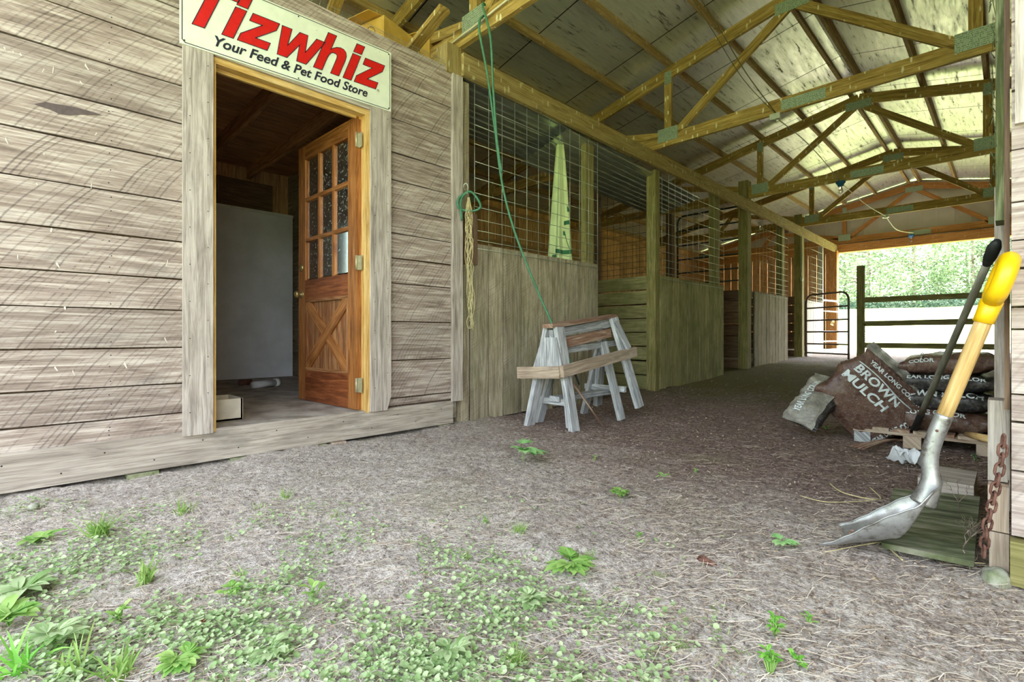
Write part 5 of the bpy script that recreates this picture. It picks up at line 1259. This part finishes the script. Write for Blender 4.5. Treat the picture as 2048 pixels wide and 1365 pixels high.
# straw litter and chips
mb = MB(); random.seed(9)
def straw(q, L, w_):
    a = random.uniform(0, PI) if random.random() < .5 else random.gauss(.5, .5); d = Vector((math.cos(a), math.sin(a), 0)); s_ = Vector((-d.y, d.x, 0)); c = random.gauss(0, .12)*L
    vs = []; g = random.uniform(0, 90); z0 = random.uniform(.007, .015)
    for k in range(4):
        t_ = k/3-.5; p = q+d*L*t_+s_*c*(t_*t_*4); p.z = gh(p.x, p.y)+z0+(.008*t_ if g > 45 else 0); vs += [p-s_*w_/2, p+s_*w_/2+Zv*.0006]
    mb.add(vs, [(2*k, 2*k+1, 2*k+3, 2*k+2) for k in range(3)], [(0, 0, g)]*8)
n = 0
while n < 7000:
    px = random.uniform(-100, 2050); py = 1000+random.random()**1.2*470 if random.random() < .55 else random.uniform(745, 1100); q = wz(px, py, 0)
    if q.x < XW+.03 or q.x > .9 or (q.x > -.02 and q.y > 2): continue
    if .5+.5*mn.noise(Vector((q.x*2, q.y*2, 9))) < random.random()*.75: continue
    n += 1; straw(q, random.uniform(.012, .07)*(1 if q.y < 2.5 else 1.5), random.uniform(.0008, .0018)*(1 if q.y < 3 else 1.5))
solo(mb, 'straw_litter', 'straw', 'dry straw and needles littering the dirt', 'straw', loc=(0, 0, 0), kind='stuff')
mb = MB(); n = 0
while n < 9000:
    px = random.uniform(-100, 2050); py = random.uniform(730, 1460); q = wz(px, py, 0)
    if q.x < XW+.03 or q.x > .9 or q.y > 13: continue
    r = random.uniform(.001, .0045)*(1+.25*min(6, q.y)); z = gh(q.x, q.y)+.004; c = Vector((q.x, q.y, z)); n += 1; g = random.uniform(0, 90); a0 = random.uniform(0, 3)
    mb.add([c+Vector((r*math.cos(a0+k*2.09)*random.uniform(.6, 1.6), r*math.sin(a0+k*2.09), 0)) for k in range(3)]+[c+Zv*r*random.uniform(.5, 1.3)], [(0, 1, 3), (1, 2, 3), (2, 0, 3)], [(0, 0, g)]*4)
solo(mb, 'bark_litter', 'chip', 'bark chips and grit strewn over the dirt floor', 'chips', loc=(0, 0, 0), kind='stuff')

# ================================================================ TREES BEYOND THE FIELD
random.seed(31)
def tree_proto(mat, H, R, seed, name, conifer=False):
    random.seed(seed); t = thing(name, '', 'tree', (0, 0, 0), 'trees beyond the field')
    mb = MB(); mb.tube([(0, 0, -.5), (.1, 0, H*.3), (0, .1, H*.6), (.1, 0, H*.92)], [.18, .14, .10, .03], 8)
    for k in range(9):
        z = H*random.uniform(.2, .8); a = random.uniform(0, 6.28); L = R*random.uniform(.5, .9); mb.tube([(0, 0, z), (math.cos(a)*L*.6, math.sin(a)*L*.6, z+.5), (math.cos(a)*L, math.sin(a)*L, z+.7)], [.08, .05, .02], 5)
    mb.build('trunk', 'bark', t)
    mb = MB(); cl = []
    for k in range(95):
        u = random.random(); z = H*(.05+.95*u); rr = R*(1-.55*u if conifer else math.sin(PI*min(.97, .18+u*.8))**.6); a = random.uniform(0, 6.28); q = rr*math.sqrt(random.random())
        cl.append((Vector((math.cos(a)*q, math.sin(a)*q, z)), R*random.uniform(.2, .42)))
    for c, r in cl:
        g = random.uniform(0, 90)
        for j in range(64):
            d = Vector((random.gauss(0, 1), random.gauss(0, 1), random.gauss(0, .75))).normalized(); p = c+d*r*random.uniform(.6, 1.15); s_ = random.uniform(.10, .22)
            e1 = Vector((random.gauss(0, 1), random.gauss(0, 1), random.gauss(0, .5))).normalized(); e2 = e1.cross(d).normalized() if e1.cross(d).length > .05 else Vector((0, 0, 1))
            mb.add([p-e1*s_, p-e2*s_*.5, p+e1*s_, p+e2*s_*.5], [(0, 1, 2, 3)], [(0, 0, g+random.uniform(0, 3))]*4)
    mb.build('crown', mat, t); return t
pa = tree_proto('tree', 15, 4.2, 1, 'broadleaf_tree'); pb = tree_proto('tree2', 18, 3.6, 2, 'pine_tree', True); pc = tree_proto('tree', 11, 4.6, 3, 'broadleaf_tree')
protos = [(pa, 'pale'), (pb, 'dark'), (pc, 'low')]; usedp = set(); i = 0
LB = {'pale': 'tall pale green tree in the woods beyond the field', 'dark': 'dark narrow pine in the woods beyond the field', 'low': 'low spreading bright tree at the edge of the woods'}
for row, (yy, n_) in enumerate(((74, 12), (82, 13), (91, 13))):
    for k in range(n_):
        x = -34+k*5.4+random.uniform(-1.6, 1.6)+(2.5 if row == 1 else 0); y = yy+random.uniform(-2, 2)
        pr, kd = protos[(k*2+row+random.randint(0, 1)) % 3 if row else (k+random.randint(0, 2)) % 3]
        o = pr if kd not in usedp else copy_tree(pr); usedp.add(kd); s_ = random.uniform(.8, 1.2)
        o.location = (x, y, gh(x, y)-.1); o.rotation_euler.z = random.uniform(0, 6.28); o.scale = (s_, s_, s_*random.uniform(.9, 1.15)); o['label'] = LB[kd]; o['group'] = LB[kd].split(' in the')[0].split(' at the')[0]+'s beyond the field'
for k in range(7):
    pr = (pa, pc)[k % 2]; o = copy_tree(pr); o.location = (-16+k*5.2, -17-(k % 3)*1.5, -.4); o.rotation_euler.z = k; o.scale = (.8, .8, .62); o['label'] = 'broadleaf tree across the yard, behind the place the barn is seen from'; o['group'] = 'trees across the yard'
mb = MB(); random.seed(77)
for k in range(26000):
    x = random.uniform(-38, 32); y = 71+random.uniform(-1.2, 4); z = gh(x, y)+abs(random.gauss(0, .55))+.35*mn.noise(Vector((x*.7, 0, 0))); s_ = random.uniform(.08, .2); p = Vector((x, y, z))
    e1 = Vector((random.gauss(0, 1), random.gauss(0, 1), random.gauss(0, 1))).normalized(); e2 = e1.orthogonal().normalized()
    mb.add([p-e1*s_, p-e2*s_*.5, p+e1*s_, p+e2*s_*.5], [(0, 1, 2, 3)], [(0, 0, int(x*1.3)+random.random())]*4)
solo(mb, 'undergrowth', 'tree2', 'bushy undergrowth along the foot of the woods', 'undergrowth', loc=(0, 0, 0), kind='stuff')
# keep the three patterns if one was never placed
for pr, kd in protos:
    if kd not in usedp: pr.location = (-40, 95, 5); pr['label'] = LB[kd]
